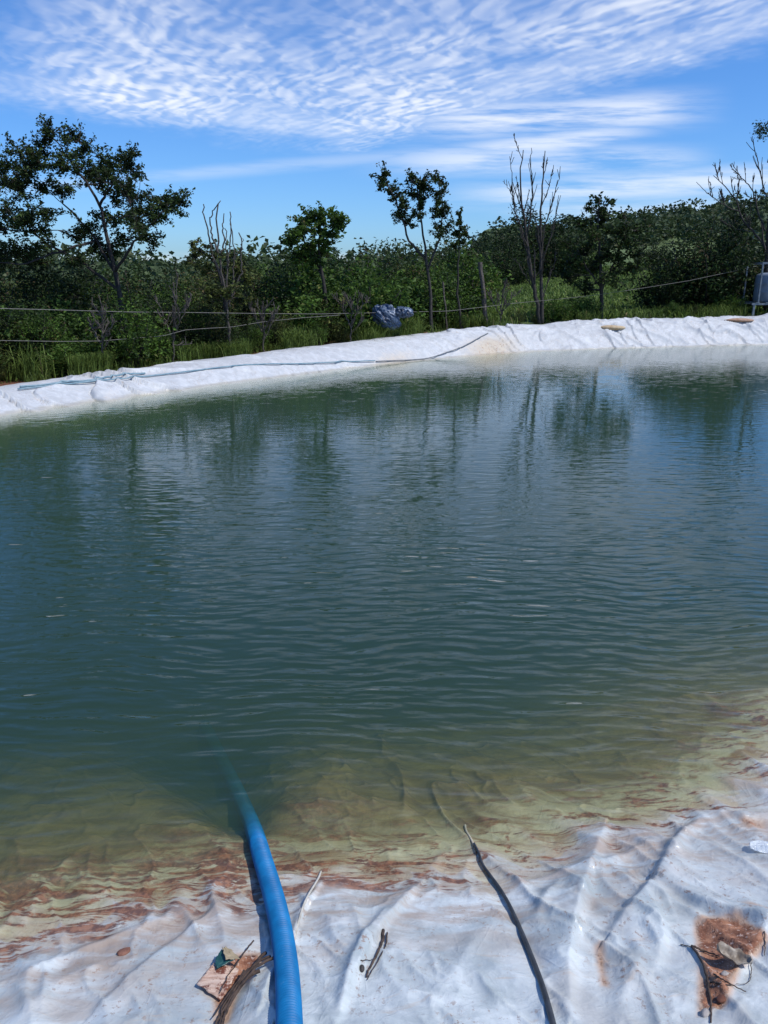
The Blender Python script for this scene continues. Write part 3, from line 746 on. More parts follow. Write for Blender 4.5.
# scattered field bushes and small trees on the slope
for px, Y, s in ((500, 52, 1.3), (470, 45, 1.6), (540, 60, 1.8), (630, 66, 1.5), (570, 60, 2.0), (515, 62, 2.2), (440, 50, 1.8), (455, 60, 2.4), (700, 60, 2.0)):
    put_bush(int(rng.choice([pA, pC, pE])), on_ray(px, Y), s, rng.uniform(0, 6), 'dark rounded bush scattered on the green field beyond the bank', 'bushes on the green field')

# far wood on the hill and along the skyline
fw = MB()
def crown(c, r, n, leaf):
    d = rng.normal(size=(n, 3)); d /= np.linalg.norm(d, axis=1)[:, None]; rad = r*rng.uniform(.55, 1.05, n)[:, None]
    C = c+d*rad*np.array([1, 1, .8]); fw.leaves(C, leaf, .8, .5, np.clip(rng.random(n)*.6+rng.normal()*.2+.15, 0, 1))
pts = 0
for i in range(1500):
    az = rng.uniform(-.56, .60); Y = rng.uniform(48, 240)**1.0
    ax = az
    if az < .12 and Y < 60: continue
    if .02 < az < .42 and Y < 78: continue
    if .20 < az < .40 and Y < 112: continue
    x = az*Y; z = gz(x, Y); r = rng.choice([1.0, 1.4, 1.9, 3.0], p=[.35, .35, .2, .1])*(.8 if az > .1 else 1.0)
    r *= (1.0 if Y < 120 else 1.25)
    crown(np.array([x, Y, z+r*.75]), r, int(70+4000/Y), .40+Y/420)
fwo = fw.build('distant_wood', L_OLIVE if False else mat_leaf('far_leaves', (.034, .052, .024), (.09, .13, .052), (.13, .13, .07), .15))
tag(fwo, 'dark green wood covering the far hill and skyline beyond the field', kind='stuff')

# grass ----------------------------------------------------------------------
gb = MB()
def blades(X, Y, Zb, Hh, wd, lean=.45):
    n = len(X)
    a = rng.uniform(0, 2*PI, n); d = np.stack([np.cos(a), np.sin(a), 0*a], -1); s = np.stack([-np.sin(a), np.cos(a), 0*a], -1)
    B = np.stack([X, Y, Zb], -1); le = rng.uniform(.1, 1, n)*lean
    upv = np.array([0, 0, 1.0]); H = Hh[:, None]; w = wd
    m1 = B+upv*H*.55+d*(H*le[:, None]*.3); m2 = B+upv*H*.9*(1-.25*le[:, None])+d*(H*le[:, None]*.85); m3 = m2+d*H*le[:, None]*.4-upv*H*le[:, None]*.12
    V = np.stack([B-s*w, B+s*w, m1-s*w*.8, m1+s*w*.8, m2-s*w*.5, m2+s*w*.5, m3], 1).reshape(-1, 3)
    i = np.arange(n)[:, None]*7
    gb.add(V, np.vstack([i+[[0, 1, 3, 2]], i+[[2, 3, 5, 4]]]), i+[[4, 5, 6]], np.repeat(np.clip(rng.random(n)*.95+.05*rng.normal(size=n), 0, .93)+np.where(rng.random(n) > .93, .1, 0), 7))
def grass_zone(n, pxr, dyr, hr, wd, lean=.45, thr=-.3):
    px = rng.uniform(pxr[0], pxr[1], n); Y = bank_Y(px)+rng.uniform(dyr[0], dyr[1], n)
    X = (px-384)/F*Y/CP; k = (fbm(X*1.3, Y*1.3, 33, 3)+rng.normal(size=n)*.15 > thr) & ((px > 42) | (Y-bank_Y(px) > .5)); X = X[k]; Y = Y[k]
    Zb = ground_z(X, Y)-.02; blades(X, Y, Zb, rng.uniform(hr[0], hr[1], len(X)), wd, lean)
grass_zone(14000, (-80, 760), (-.10, 1.3), (.05, .26), .005, .8, .05)
grass_zone(9000, (-70, 72), (.25, 1.8), (.25, .80), .007, 1.2, .0)
grass_zone(5000, (85, 125), (.15, .8), (.25, .45), .006)
grass_zone(6000, (190, 260), (.15, 1.1), (.15, .42), .005, .8, .0)
grass_zone(8000, (290, 420), (.2, 1.4), (.2, .6), .007, .8, .1)
grass_zone(12000, (425, 720), (.1, 2.2), (.15, .5), .007, .8, .1)
n = 60000; Yf = rng.uniform(22, 75, n); azf = rng.uniform(.0, .52, n); Xf = azf*Yf
k = sdist(Xf, Yf) > 1.5; Xf = Xf[k]; Yf = Yf[k]; blades(Xf, Yf, ground_z(Xf, Yf)-.02, rng.uniform(.10, .32, len(Xf)), .03, .8)
go = gb.build('grass', GRASS); tag(go, 'long green grass along the bank edge and over the field behind', kind='stuff')

# ------------------------------------------------------------------ fence with wires
WIRE = mat_simple('galvanised_wire', (.10, .095, .085), (.20, .19, .17), 30, .6, 0)
POSTW = mat_simple('weathered_post', (.05, .042, .036), (.13, .11, .09), 20, .9, .01)
b0 = on_ray(480, 19.9); fr = empty('wire_fence', b0); tag(fr, 'wire fence with weathered posts and long sagging wires strung behind the far bank', 'fence')
def rel(mb, name, mat, parent, base, smooth=False):
    o = mb.build(name, mat, parent, smooth, loc=base); o.location = (0, 0, 0); return o
def post(px, topy, Y, r):
    g = on_ray(px, Y); top = at_y(px, topy, Y); mb = MB()
    n = 9; t = np.linspace(0, 1, n)[:, None]; Pp = g*(1-t)+top*t; Pp[0, 2] -= .2; Pp[1:-1, :2] += rng.normal(size=(n-2, 2))*.006
    mb.tube(Pp, r*(1+.08*rng.normal(size=n)), 8); rel(mb, 'post', POSTW, fr, b0)
post(480, 262, 20.6, .055); post(443, 282, 20.0, .022); post(-60, 300, 11.6, .05); post(-5, 300, 12.2, .02)
YW = lambda px: bank_Y(px)+.55
def wire(pts, r):
    W = np.array([at_y(a, b, YW(a)) for a, b in pts]); W = resample(W, 90); mb = MB(); mb.tube(W, r, 5); rel(mb, 'wire', WIRE, fr, b0, True)
wire([(-60, 306), (0, 308.5), (60, 310), (128, 312), (190, 312.5), (256, 313.5), (320, 314), (386, 312.5), (450, 311), (512, 303.5), (560, 299), (600, 294.5), (650, 287), (690, 280.5), (725, 273), (757, 266)], .0055)
wire([(-60, 341), (0, 340.5), (60, 341.5), (100, 341), (150, 337), (165, 335.5), (185, 330), (205, 328.5), (232, 327), (262, 322), (300, 318), (340, 315)], .0048)

# ------------------------------------------------------------------ water tank on its frame (right edge)
GALV = mat_simple('galvanised_steel', (.10, .13, .15), (.18, .21, .24), 12, .5, 0, Metallic=.2)
TANKM = mat_simple('grey_blue_plastic', (.16, .20, .25), (.24, .29, .35), 4, .45)
YK = 22.4
tx0 = at_y(749, 305, YK); gzt = gz(tx0[0]+.5, YK)
zr = tx0[2]; xl = at_y(758, 264, YK)[0]+.12; tx0[0] += .12; ztop = at_y(758, 264, YK)[2]
bt = np.array([xl+.75, YK+.45, gzt]); stand = empty('tank_stand', bt); tag(stand, 'grey steel frame stand with rails holding the water tank at the right edge', 'stand')
for (dx, dy) in ((0, 0), (1.75, 0), (0, .95), (1.75, .95)):
    mb = MB(); x = tx0[0]+.02+dx; mb.box((x, YK+dy, (zr+gzt)/2-.05), (.055, .055, zr-gzt+.1)); rel(mb, 'leg', GALV, stand, bt)
mb = MB()
for dy in (0, .95): mb.box((tx0[0]+.9, YK+dy, zr+.025), (1.9, .06, .05))
for k in range(7): mb.box((tx0[0]+.1+.27*k, YK+.475, zr+.06), (.10, 1.05, .02))
rel(mb, 'platform', GALV, stand, bt)
for (dx, dy) in ((0, 0), (1.45, 0), (0, .95), (1.45, .95)):
    mb = MB(); mb.box((xl+.02+dx, YK+dy, (zr+ztop)/2+.06), (.04, .04, ztop-zr-.02)); rel(mb, 'upright', GALV, stand, bt)
mb = MB()
for dy in (0, .95): mb.box((xl+.745, YK+dy, ztop+.025), (1.5, .045, .045))
for dx in (.02, 1.47): mb.box((xl+dx, YK+.475, ztop+.025), (.043, .9, .043))
rel(mb, 'rail', GALV, stand, bt)
tk = np.array([xl+.74, YK+.475, zr+.072]); tank = empty('water_tank', tk); tag(tank, 'grey-blue plastic water tank with rounded shoulders on the steel frame', 'water tank')
R_, Hk = .61, at_y(760, 275, YK)[2]-zr
prof = [(.0, .0), (R_*.96, 0), (R_, .04), (R_, Hk*.3), (R_*1.015, Hk*.33), (R_, Hk*.36), (R_, Hk*.6), (R_*1.015, Hk*.63), (R_, Hk*.66), (R_, Hk*.84), (R_*.95, Hk*.93), (R_*.75, Hk*.98), (R_*.3, Hk*1.0), (0, Hk*1.0)]
def lathe(mb, prof, c, k=40):
    a = np.arange(k)*2*PI/k; V = np.array([[r*math.cos(t)+c[0], r*math.sin(t)+c[1], z+c[2]] for r, z in prof for t in a])
    n = len(prof); i = np.arange(n-1)[:, None]*k; j = np.arange(k)[None]; j2 = (j+1) % k
    mb.add(V, np.stack([i+j, i+j2, i+k+j2, i+k+j], -1).reshape(-1, 4))
mb = MB(); lathe(mb, prof, tk); rel(mb, 'tank_body', TANKM, tank, tk, True)
mb = MB(); lathe(mb, [(0, Hk*.985), (.24, Hk*.985), (.25, Hk+.05), (.2, Hk+.08), (0, Hk+.09)], tk); rel(mb, 'lid', TANKM, tank, tk, True)

# ------------------------------------------------------------------ blue corrugated hose
HOSE = NT('blue_hose'); p = HOSE.pos()
nz = HOSE.noise(p, 14, 4, .6); hc = HOSE.mix(HOSE.ss(.3, .7, nz), (.003, .12, .30), (.006, .18, .42))
hc = HOSE.mix(HOSE.M('MULTIPLY', HOSE.ss(.60, .75, HOSE.noise(p, 45, 4, .7)), .30), hc, (.20, .26, .30)); HOSE.pbr(hc, .5, Specular_IOR_Level=.3)
cl = [(290, 1160, .026), (291, 1100, .026), (290, 1040, .026), (289, 1005, .026), (287, 975, .026), (283, 945, .026), (277, 915, .027), (270, 890, .030), (264, 870, .026), (257, 845, .026), (249, 822, .026), (238, 797, .026), (225, 770, .026), (205, 730, .026)]
C = np.array([hit(a, b, h) for a, b, h in cl])
for _ in range(3):
    q = [C[0]]
    for a, b in zip(C[:-1], C[1:]): q += [a*.75+b*.25, a*.25+b*.75]
    C = np.array(q+[C[-1]])
Ln = np.linalg.norm(np.diff(C, axis=0), axis=1).sum(); pitch = .0095; n = int(Ln/pitch*6); C = resample(C, n)
mb = MB(); ph = np.arange(n)*(Ln/n)/pitch*2*PI
mb.tube(C, 0.0268+.0030*np.cos(ph), 36)
ho = mb.build('suction_hose', HOSE.m, smooth=True); tag(ho, 'thick blue corrugated hose running over the near liner into the water', 'hose')

# thin black pipe on the near liner
BLK = mat_simple('black_pipe_plastic', (.018, .019, .021), (.05, .053, .057), 20, .45)
def surf_tube(pts, r, mat, name, label, cat, off=None, k=10, smooth=3, taper=None):
    C = np.array([hit(a, b, r*.7 if off is None else off) for a, b in pts])
    for _ in range(smooth):
        q = [C[0]]
        for a, b in zip(C[:-1], C[1:]): q += [a*.75+b*.25, a*.25+b*.75]
        C = np.array(q+[C[-1]])
    mb = MB(); mb.tube(C, r if taper is None else np.interp(np.linspace(0, 1, len(C)), np.linspace(0, 1, len(taper)), taper), k)
    o = mb.build(name, mat, smooth=True)
    if label: tag(o, label, cat)
    return o
surf_tube([(566, 1090), (558, 1050), (551, 1018), (543, 990), (534, 965), (524, 940), (512, 912), (501, 892), (490, 877), (482, 866), (479, 855), (474, 845)], .010, BLK, 'drip_pipe',
          'thin black pipe snaking over the near liner into the water right of the blue hose', 'pipe', taper=[.0080, .0076, .0072, .0064, .0055, .0045, .0038, .003])
CORD = mat_simple('pale_cord', (.35, .33, .27), (.55, .52, .45), 30, .8)
surf_tube([(474, 846), (470, 838), (466, 832), (465, 826)], .004, CORD, 'cord', 'short pale cord under the shallow water at the end of the black pipe', 'cord')
surf_tube([(272, 1030), (283, 985), (292, 950), (300, 915), (307, 897), (318, 880), (321, 872)], .0032, CORD, 'cord', 'thin pale cord beside the blue hose, leading into the water', 'cord')

# pipes on the far bank
BLUEP = mat_simple('faded_blue_pipe', (.12, .22, .27), (.24, .34, .38), 10, .5)
DKP = mat_simple('dark_pipe', (.09, .10, .11), (.18, .19, .19), 10, .5)
def bankpipe(pts, r, mat, label):
    C = np.array([hit(a, b) for a, b in pts]); C = resample(C, 120)
    C = np.array([[c[0], c[1], max(drop(c[0]+a, c[1]+b, c[2]) for a, b in ((0, 0), (0, .04), (0, -.04)))+r*.7] for c in C])
    kk = np.ones(25)/25
    zz_ = np.convolve(np.concatenate([np.full(12, C[0, 2]), C[:, 2], np.full(12, C[-1, 2])]), kk, 'valid'); C[:, 2] = np.maximum(zz_, C[:, 2]-.012)+r*.4
    mb = MB(); mb.tube(C, r, 8); o = mb.build('water_pipe', mat, smooth=True); tag(o, label, 'pipe')
bankpipe([(18, 391), (67, 384.5), (133, 378), (200, 371), (256, 365), (300, 365), (340, 364), (375, 363)], .012, BLUEP, 'long faded blue pipe lying along the left half of the far bank')
bankpipe([(376, 363), (400, 362), (430, 359.5), (445, 355), (460, 349), (478, 340), (488, 334)], .011, DKP, 'dark pipe climbing over the middle of the far bank')
bankpipe([(20, 388), (60, 382.5), (100, 378.5), (145, 374.5)], .015, BLUEP, 'short thick bluish pipe at the very top of the left bank')

# flat tan stone on the crest
def rock(name, c, s, mat, label, cat, group=None, flat=.5, rz=0, seed=0):
    mb = MB(); n, k = 10, 16; V = []
    for i in range(n+1):
        th = PI*i/n
        for j in range(k):
            a = 2*PI*j/k; d = np.array([math.sin(th)*math.cos(a), math.sin(th)*math.sin(a), math.cos(th)])
            f = 1+.22*float(fbm(np.array([d[0]*1.7+seed]), np.array([d[1]*1.7+d[2]]), seed, 3)[0])
            V.append(d*f)
    V = np.array(V)*np.array([s, s*.65, s*flat]); cz, sz = math.cos(rz), math.sin(rz)
    V = np.stack([V[:, 0]*cz-V[:, 1]*sz, V[:, 0]*sz+V[:, 1]*cz, V[:, 2]], -1)
    i = np.arange(n)[:, None]*k; j = np.arange(k)[None]; j2 = (j+1) % k
    mb.add(V, np.stack([i+j, i+k+j, i+k+j2, i+j2], -1).reshape(-1, 4))
    o = mb.build(name, mat, smooth=True); o.location = c; tag(o, label, cat, group); return o
TAN = mat_simple('tan_stone', (.38, .27, .15), (.50, .40, .26), 9, .9, .01)
STN = mat_simple('grey_stone', (.25, .23, .21), (.42, .39, .36), 30, .9, .004)
DKS = mat_simple('dark_stone', (.03, .028, .026), (.07, .06, .055), 30, .8, .004)
c = hit(612, 328.5); rock('flat_stone', (c[0], c[1]+.1, c[2]+.01), .36, TAN, 'flat tan stone weighing down the liner on top of the right bank', 'stone', flat=.20, rz=.05, seed=3)
c = hit(738, 320.5); rock('flat_stone', (c[0], c[1]+.1, c[2]+.0), .45, mat_simple('red_stone', (.30, .17, .10), (.42, .28, .2), 9, .9, .01), 'long low reddish stone on the bank crest beside the tank stand', 'stone', flat=.12, seed=5)

# crumpled blue plastic bundle
m = NT('blue_tarp'); p = m.obj(); nz = m.noise(p, 5, 5, .65)
m.pbr(m.mix(m.ss(.56, .64, nz), m.mix(m.ss(.3, .6, m.noise(p, 9, 4)), (.018, .030, .06), (.07, .11, .18)), (.40, .45, .52)), .35, m.bump(nz, .06))
TARP = m.m
YB = bank_Y(392)+.35
def crumple(name, px, py, w, h, d, label, seed, parent=None):
    c = at_y(px, py, YB); mb = MB(); n, k = 26, 44; V = []
    for i in range(n+1):
        th = PI*i/n
        for j in range(k):
            a = 2*PI*j/k; D = np.array([math.sin(th)*math.cos(a), math.sin(th)*math.sin(a), math.cos(th)])
            q = float(fbm(np.array([D[0]*2.2+D[2]*1.3+seed]), np.array([D[1]*2.2+D[2]*2.0]), seed, 4)[0]); q2 = 1-abs(float(fbm(np.array([D[0]*3+seed*2]), np.array([D[2]*3-D[1]*2]), seed+9, 3)[0]))*2
            V.append(D*(1+.22*q+.22*q2))
    V = np.array(V)*np.array([w, d, h]); V[:, 0] -= V[:, 2]*.25
    i = np.arange(n)[:, None]*k; j = np.arange(k)[None]; j2 = (j+1) % k
    mb.add(V, np.stack([i+j, i+k+j, i+k+j2, i+j2], -1).reshape(-1, 4))
    o = mb.build(name, TARP, smooth=False); o.location = c; tag(o, label, 'tarpaulin'); return o
crumple('plastic_bundle', 387, 317, .27, .24, .22, 'crumpled dark blue plastic bundle with a white patch in the grass behind the bank', 2)
crumple('plastic_sheet', 404, 312, .19, .11, .2, 'smaller folded piece of blue plastic right beside the larger blue bundle', 6)

# ------------------------------------------------------------------ litter on the near liner
TWIG = mat_simple('dark_twig', (.03, .02, .015), (.09, .06, .045), 60, .9)
def twig(pts, r, label, group=None, off=.008, lift=None, mat=None):
    C = []
    for i, q in enumerate(pts): C.append(hit(q[0], q[1], off+(q[2] if len(q) > 2 else 0)))
    C = resample(C, max(12, 4*len(pts))); C[1:-1] += rng.normal(size=(len(C)-2, 3))*.0007
    mb = MB(); mb.tube(C, np.linspace(r, r*.5, len(C)), 6); o = mb.build('twig', mat or TWIG, smooth=True); tag(o, label, 'twig', group); return o
bun = 'dark twigs bundled by the blue hose'
S5 = lambda a, b, h=0: (180+a/6.98, 930+b/6.98, h)
bl = 'dry dark twig in the loose bundle lying left of the blue hose'
for k, pts in enumerate([
    [S5(600, 195, .01), S5(560, 235, .012), S5(510, 310, .015), S5(420, 400, .012), S5(340, 500, .01), S5(280, 600), S5(240, 700)],
    [S5(635, 220, .01), S5(580, 240, .012), S5(530, 290, .018), S5(440, 390, .016), S5(360, 490, .012), S5(300, 590), S5(270, 700)],
    [S5(675, 215, .008), S5(600, 265, .015), S5(520, 330, .02), S5(440, 420, .014), S5(350, 520, .01), S5(255, 660)],
    [S5(560, 320, .01), S5(490, 360, .014), S5(420, 440, .012), S5(340, 560, .006), S5(290, 680)],
    [S5(480, 330, .02), S5(400, 420, .018), S5(320, 520, .014), S5(230, 640, .008)],
    [S5(450, 330, .016), S5(390, 440, .014), S5(310, 560, .01), S5(270, 640)],
    [S5(540, 290, .022), S5(450, 370, .022), S5(380, 470, .016), S5(320, 580, .008), S5(305, 680)]]):
    twig(pts, [.0045, .0035, .004, .005, .003, .0028, .0025][k], bl, bun, off=.006)
twig([S5(515, 100, .004), S5(470, 170, .01), S5(410, 265, .012), S5(340, 360, .014), S5(280, 480, .01)], .0022, 'thin straight twig pointing up and away from the torn carton piece')
S8 = lambda a, b, h=0: (340+a/7.68, 870+b/7.68, h)
twig([S8(332, 470), S8(330, 540), S8(300, 620), S8(262, 700), S8(215, 780), S8(205, 830)], .0045, 'thick dark knobbly twig lying in the middle of the near liner', off=.004)
twig([S8(362, 490), S8(355, 580), S8(320, 650), S8(285, 720), S8(240, 790), S8(210, 850)], .0022, 'thin curved twig lying along the right side of the thick middle twig', off=.004)
twig([S8(160, 700), S8(225, 700), S8(262, 690)], .0012, 'tiny short twig crossing the thick middle twig', off=.003)
c = hit(340+168/7.68, 870+765/7.68); rock('pebble', (c[0], c[1], c[2]+.004), .010, DKS, 'small dark pebble left of the twigs in the middle of the near liner', 'pebble', flat=.8, rz=1.5, seed=8)
c = hit(278, 941); rock('pebble', (c[0]+.008, c[1], c[2]+.006), .014, DKS, 'dark pebble touching the right side of the blue hose', 'pebble', flat=.8, seed=9)
c = hit(124, 953); rock('clod', (c[0], c[1], c[2]+.004), .018, mat_simple('red_clod', (.14, .06, .04), (.25, .12, .08), 40, .9, .004), 'small reddish clod of mud on the left of the near liner', 'clod', flat=.35, rz=.6, seed=10)
S6 = lambda a, b, h=0: (660+a/7.11, 900+b/7.11, h)
twig([S6(225, 335), S6(270, 400), S6(310, 480), S6(335, 570), S6(348, 660), S6(362, 740), S6(360, 880)], .0036, 'long dark root curving down the red soil patch at the lower right', off=.004)
twig([S6(235, 340), S6(310, 370), S6(380, 395), S6(420, 410)], .003, 'dark root along the top edge of the red soil patch at the lower right', off=.004)
twig([S6(355, 592), S6(420, 600), S6(480, 615), S6(510, 610)], .0022, 'thin twig in the middle of the red soil patch under the curled leaf', off=.004)
twig([S6(380, 540), S6(450, 580), S6(520, 620), S6(610, 665)], .0022, 'thin slanting twig in the lower right soil patch, end towards the right', off=.005)
twig([S6(145, 325), S6(190, 330), S6(225, 345)], .0016, 'pale little twig at the left tip of the red soil patch', off=.003, mat=BARK_PALE)
twig([S6(640, 430), S6(650, 520), S6(635, 590), S6(590, 612), S6(540, 605)], .0012, 'hair-thin curved rootlet at the right of the red soil patch', off=.004)
twig([S6(740, 230), S6(745, 320), S6(742, 400)], .0016, 'thin upright twig at the right edge above the red soil patch', off=.003)
c = hit(660+320/7.11, 900+815/7.11); rock('pebble', (c[0], c[1], c[2]+.004), .013, STN, 'pale pebble low in the red soil patch at the lower right', 'pebble', flat=.6, rz=.7, seed=12)
c = hit(660+440/7.11, 900+710/7.11); rock('clod', (c[0], c[1], c[2]+.003), .014, mat_simple('dark_clod', (.09, .03, .018), (.17, .07, .04), 40, .9, .004), 'dark red clod in the soil patch above the pale pebble', 'clod', flat=.4, rz=.3, seed=13)
c = hit(660+460/7.11, 900+530/7.11); rock('pebble', (c[0], c[1], c[2]+.003), .010, STN, 'small pale pebble just below the curled dry leaf', 'pebble', flat=.5, rz=.3, seed=14)
# curled dry leaf
LEAFM = mat_simple('dry_leaf', (.16, .12, .08), (.36, .32, .26), 25, .5, .002)
c = hit(660+520/7.11, 900+450/7.11); mb = MB()
n, k = 16, 9; U, Vv = np.meshgrid(np.linspace(-1, 1, n), np.linspace(-1, 1, k), indexing='ij')
wv = np.sqrt(np.clip(1-U**2, 0, 1))*(.022+.004*np.sin(U*7)); lx_ = U*.040; ly_ = Vv*wv; lz_ = .004+.016*Vv**2*(1-.3*U)+.010*U**2+.002*np.sin(U*12+Vv*5)
rt = -.5; XX = lx_*math.cos(rt)-ly_*math.sin(rt); YY = lx_*math.sin(rt)+ly_*math.cos(rt)
grid(mb, XX, YY, lz_); o = mb.build('dry_leaf', LEAFM, smooth=True); o.location = tuple(c+np.array([0, 0, .006])); tag(o, 'curled grey-brown dry leaf on the red soil patch at the lower right', 'leaf')
sm_ = o.modifiers.new('thickness', 'SOLIDIFY'); sm_.thickness = .0008
# clear plastic wrapper
m = NT('clear_wrapper'); p = m.obj(); nz = m.noise(p, 60, 4, .6)
b = m.pbr((.75, .82, .86), .12, m.bump(nz, .01)); m.set(b, 'Alpha', .55)
mb = MB(); n = 18; U, Vv = np.meshgrid(np.linspace(-1, 1, n), np.linspace(-1, 1, 12), indexing='ij')
XX = U*.045*(1-.2*Vv**2); YY = Vv*.026*(1-.35*U**2); ZZ = .006+.006*fbm(U*2.5+3, Vv*2.5, 71, 3)+.004*(1-np.abs(fbm(U*3, Vv*3, 73, 3))*2)
grid(mb, XX, YY, ZZ); o = mb.build('plastic_wrapper', m.m, smooth=True); c = hit(764, 850); o.location = tuple(c+np.array([0, 0, .004])); o.rotation_euler = (.12, 0, -.1)
tag(o, 'small crumpled clear plastic wrapper at the right edge of the near liner', 'wrapper'); o.modifiers.new('thickness', 'SOLIDIFY').thickness = .0006
# torn carton piece with a dark green flap
m = NT('torn_carton'); p = m.obj(); nz = m.noise(p, 40, 6, .7); n2 = m.noise(m.scale(p, (10, 60, 10), (0, 0, .6)), 2, 4, .6)
cc = m.mix(m.ss(.3, .7, n2), (.42, .25, .17), (.68, .52, .40)); cc = m.mix(m.ss(.50, .60, nz), cc, (.16, .05, .025)); m.pbr(cc, .5, m.bump(nz, .004))
pc = [hit(*S5(112, 405)[:2]), hit(*S5(245, 262)[:2]), hit(*S5(420, 310)[:2]), hit(*S5(290, 510)[:2])]
cb = np.mean(pc, axis=0); cr = empty('torn_carton', cb); tag(cr, 'torn coppery carton piece smeared with red mud beside the twig bundle', 'litter')
def patch(name, corners, lifts, mat, th=.0015, n=16):
    U, Vv = np.meshgrid(np.linspace(0, 1, n), np.linspace(0, 1, n), indexing='ij'); q = [np.array(a)+np.array([0, 0, l]) for a, l in zip(corners, lifts)]
    PP = (q[0][None, None]*((1-U)*(1-Vv))[..., None]+q[1]*((1-U)*Vv)[..., None]+q[2]*(U*Vv)[..., None]+q[3]*(U*(1-Vv))[..., None])
    PP[..., 2] += .004*fbm(U*3, Vv*3, 121, 3); PP[..., 0] += .003*fbm(U*6, Vv*6, 131, 2); PP[..., 1] += .003*fbm(U*6+9, Vv*6, 132, 2)
    mb = MB(); grid(mb, PP[..., 0], PP[..., 1], PP[..., 2]); o = rel(mb, name, mat, cr, cb, True)
    s = o.modifiers.new('thickness', 'SOLIDIFY'); s.thickness = th; s.offset = 1; return o
patch('panel', pc, (.012, .018, .02, .010), m.m)
GF = mat_simple('dark_green_card', (.008, .03, .03), (.02, .08, .075), 20, .35)
patch('flap', [hit(*S5(245, 262)[:2]), hit(*S5(300, 205)[:2]), hit(*S5(395, 270)[:2]), hit(*S5(262, 325)[:2])], (.024, .034, .034, .026), GF)
TN = mat_simple('tan_card', (.20, .15, .08), (.32, .26, .16), 20, .6)
patch('inner_layer', [hit(*S5(300, 208)[:2]), hit(*S5(330, 200)[:2]), hit(*S5(430, 262)[:2]), hit(*S5(330, 290)[:2])], (.040, .038, .030, .040), TN)

# ------------------------------------------------------------------ world + sun
EL, AZ = math.radians(56), math.radians(112)     # azimuth clockwise from +Y (view direction)
w = NT('World', True); scn.world = w.m
sky = w.n('TexSky'); sky.sky_type = 'NISHITA'; sky.sun_disc = False; sky.sun_elevation = EL; sky.sun_rotation = AZ
sky.altitude = 900; sky.air_density = 1.0; sky.dust_density = 1.5; sky.ozone_density = 3.0
g = w.t.nodes.new('ShaderNodeTexCoord').outputs['Generated']
sp = w.n('SeparateXYZ'); w.set(sp, 0, g); dx, dy, dz = sp.outputs
yy = w.M('MAXIMUM', w.M('ABSOLUTE', dy), .12)
U = w.M('DIVIDE', dx, yy); Wd = w.M('DIVIDE', dz, yy)
def comb(a, b, c=0.0):
    n = w.n('CombineXYZ'); w.set(n, 0, a); w.set(n, 1, b); w.set(n, 2, c); return n.outputs[0]
# cloud plane coordinates (a real layer seen in perspective)
zc = w.M('MAXIMUM', w.M('ADD', Wd, .03), .02)
plane = comb(w.M('DIVIDE', U, zc), w.M('DIVIDE', 1.0, zc))
uv = comb(U, Wd)
warpn = w.noise(uv, 5, 3, .6, 0, True)
low = w.M('ADD', .137, w.M('MAXIMUM', w.M('MULTIPLY', w.M('ADD', U, .04), .24), w.M('MULTIPLY', w.M('ADD', U, .04), -.125)))
wn = w.M('MULTIPLY', w.M('SUBTRACT', w.noise(w.scale(uv, (3, 14, 1), (0, 0, -.1)), 2.0, 5, .65), .5), .055)
edge = w.M('SUBTRACT', w.M('ADD', Wd, wn), low)
main = w.M('MULTIPLY', w.ss(-.014, .030, edge), w.ss(.60, .33, Wd))
tl = w.M('ADD', w.M('ADD', U, .33), w.M('MULTIPLY', w.M('SUBTRACT', .292, Wd), 1.15))
main = w.M('MULTIPLY', main, w.ss(-.13, .10, w.M('ADD', tl, w.M('MULTIPLY', wn, 2.0))))
body = w.ss(.32, .66, w.noise(w.scale(plane, (.9, .55, 1), (0, 0, .5)), 1.0, 5, .62))
thick = w.M('MULTIPLY_ADD', body, .82, .18)
wv = w.t.nodes.new('ShaderNodeTexWave'); wv.wave_type = 'BANDS'; wv.bands_direction = 'X'
pw = w.V('ADD', plane, w.V('SCALE', w.V('SUBTRACT', w.noise(plane, 1.6, 2, .5, 0, True), (.5, .5, .5)), .30))
w.set(wv, 'Vector', w.scale(pw, (1, 1, 1), (0, 0, -.55))); w.set(wv, 'Scale', 4.2); w.set(wv, 'Distortion', 3.5); w.set(wv, 'Detail', 3.0); w.set(wv, 'Detail Scale', 1.6)
puff = w.noise(w.scale(pw, (10.5, 6.0, 1), (0, 0, .30)), 1.0, 2.5, .5)
rip = w.M('ADD', w.M('MULTIPLY', wv.outputs[1], .36), w.M('MULTIPLY', w.ss(.41, .59, puff), .64))
ripm = w.M('MULTIPLY_ADD', rip, .62, .26)
c_main = w.M('MULTIPLY', w.M('MULTIPLY', main, thick), ripm)
rimn = w.M('MULTIPLY', w.M('MULTIPLY', w.ss(-.012, .012, edge), w.ss(.065, .018, edge)), .50)      # denser lower rim
c_main = w.M('MAXIMUM', c_main, w.M('MULTIPLY', w.M('MULTIPLY', rimn, main), w.M('MULTIPLY_ADD', rip, .5, .6)))
gap = w.M('MULTIPLY', w.M('MULTIPLY', w.ss(.12, .2, U), w.ss(.085, .02, w.M('ABSOLUTE', w.M('SUBTRACT', edge, .0)))), 0.0)
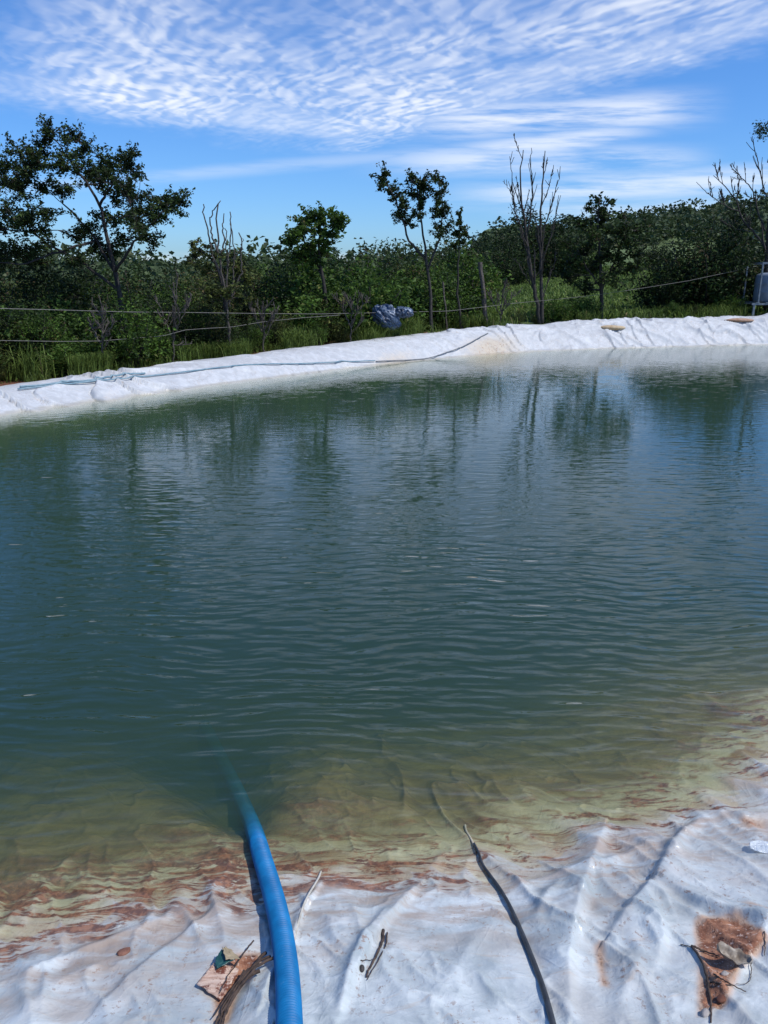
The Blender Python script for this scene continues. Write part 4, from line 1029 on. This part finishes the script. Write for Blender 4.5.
# right-hand strand below the main sheet and thin veils
def strand(u0, u1, wc, slope, wid, k, sc=(4, 40, 1)):
    nz = w.noise(w.scale(uv, sc, (0, 0, -slope)), 1.5, 5, .6)
    d = w.M('ABSOLUTE', w.M('SUBTRACT', w.M('SUBTRACT', Wd, wc), w.M('MULTIPLY', w.M('SUBTRACT', U, (u0+u1)/2), slope)))
    a = w.M('MULTIPLY', w.ss(wid, 0, d), w.M('MULTIPLY', w.ss(u0-.06, u0+.1, U), w.ss(u1+.05, u1-.08, U)))
    return w.M('MULTIPLY', w.M('MULTIPLY', a, w.ss(.30, .62, nz)), k)
vs_ = [strand(.02, .36, .175, .05, .030, .75), strand(.06, .30, .145, .12, .020, .7), strand(.0, .36, .128, .0, .024, .60), strand(.10, .60, .103, .05, .024, .62), strand(-.45, .1, .118, .08, .012, .22), 
       strand(.15, .6, .075, .0, .022, .35)]
allc = c_main
for v in vs_: allc = w.M('MAXIMUM', allc, v)
cum = w.M('MULTIPLY', w.ss(.030, .012, Wd), w.M('MULTIPLY', w.ss(.43, .60, w.noise(w.scale(uv, (1, 1.8, 1)), 16, 4, .55)), .55)); allc = w.M('MAXIMUM', allc, cum)
allc = w.M('MULTIPLY', allc, w.ss(-.02, .0, Wd), clamp=True)
hs = w.n('HueSaturation'); w.set(hs, 'Color', sky.outputs[0]); w.set(hs, 'Saturation', 1.15); w.set(hs, 'Hue', .497); w.set(hs, 'Value', 1.0)
cloudc = w.mix(.0, (8.6, 9.0, 9.6), (8.6, 9.0, 9.6))
gn = w.V('MULTIPLY', hs.outputs[0], (.76, 1.10, 1.56))
fin = w.mix(allc, gn, (9.6, 9.9, 10.4))
bg = w.n('Background'); w.set(bg, 'Color', fin); w.set(bg, 'Strength', .10); w.t.links.new(bg.outputs[0], w.out.inputs[0])

sl_ = bpy.data.lights.new('sun', 'SUN'); sl_.energy = 3.6; sl_.angle = math.radians(.53); sl_.color = (1, .955, .90)
so_ = bpy.data.objects.new('sun', sl_); COL.objects.link(so_)
sd_ = Vector((math.sin(AZ)*math.cos(EL), math.cos(AZ)*math.cos(EL), math.sin(EL)))
so_.rotation_euler = (-sd_).to_track_quat('-Z', 'Y').to_euler(); so_.location = sd_*30

scn.view_settings.view_transform = 'Standard'; scn.view_settings.look = 'None'; scn.view_settings.gamma = 1; scn.view_settings.exposure = .10
scn.cycles.use_denoising = True; scn.cycles.max_bounces = 6; scn.cycles.transparent_max_bounces = 12; scn.cycles.volume_bounces = 0
scn.cycles.diffuse_bounces = 2; scn.cycles.sample_clamp_indirect = 4
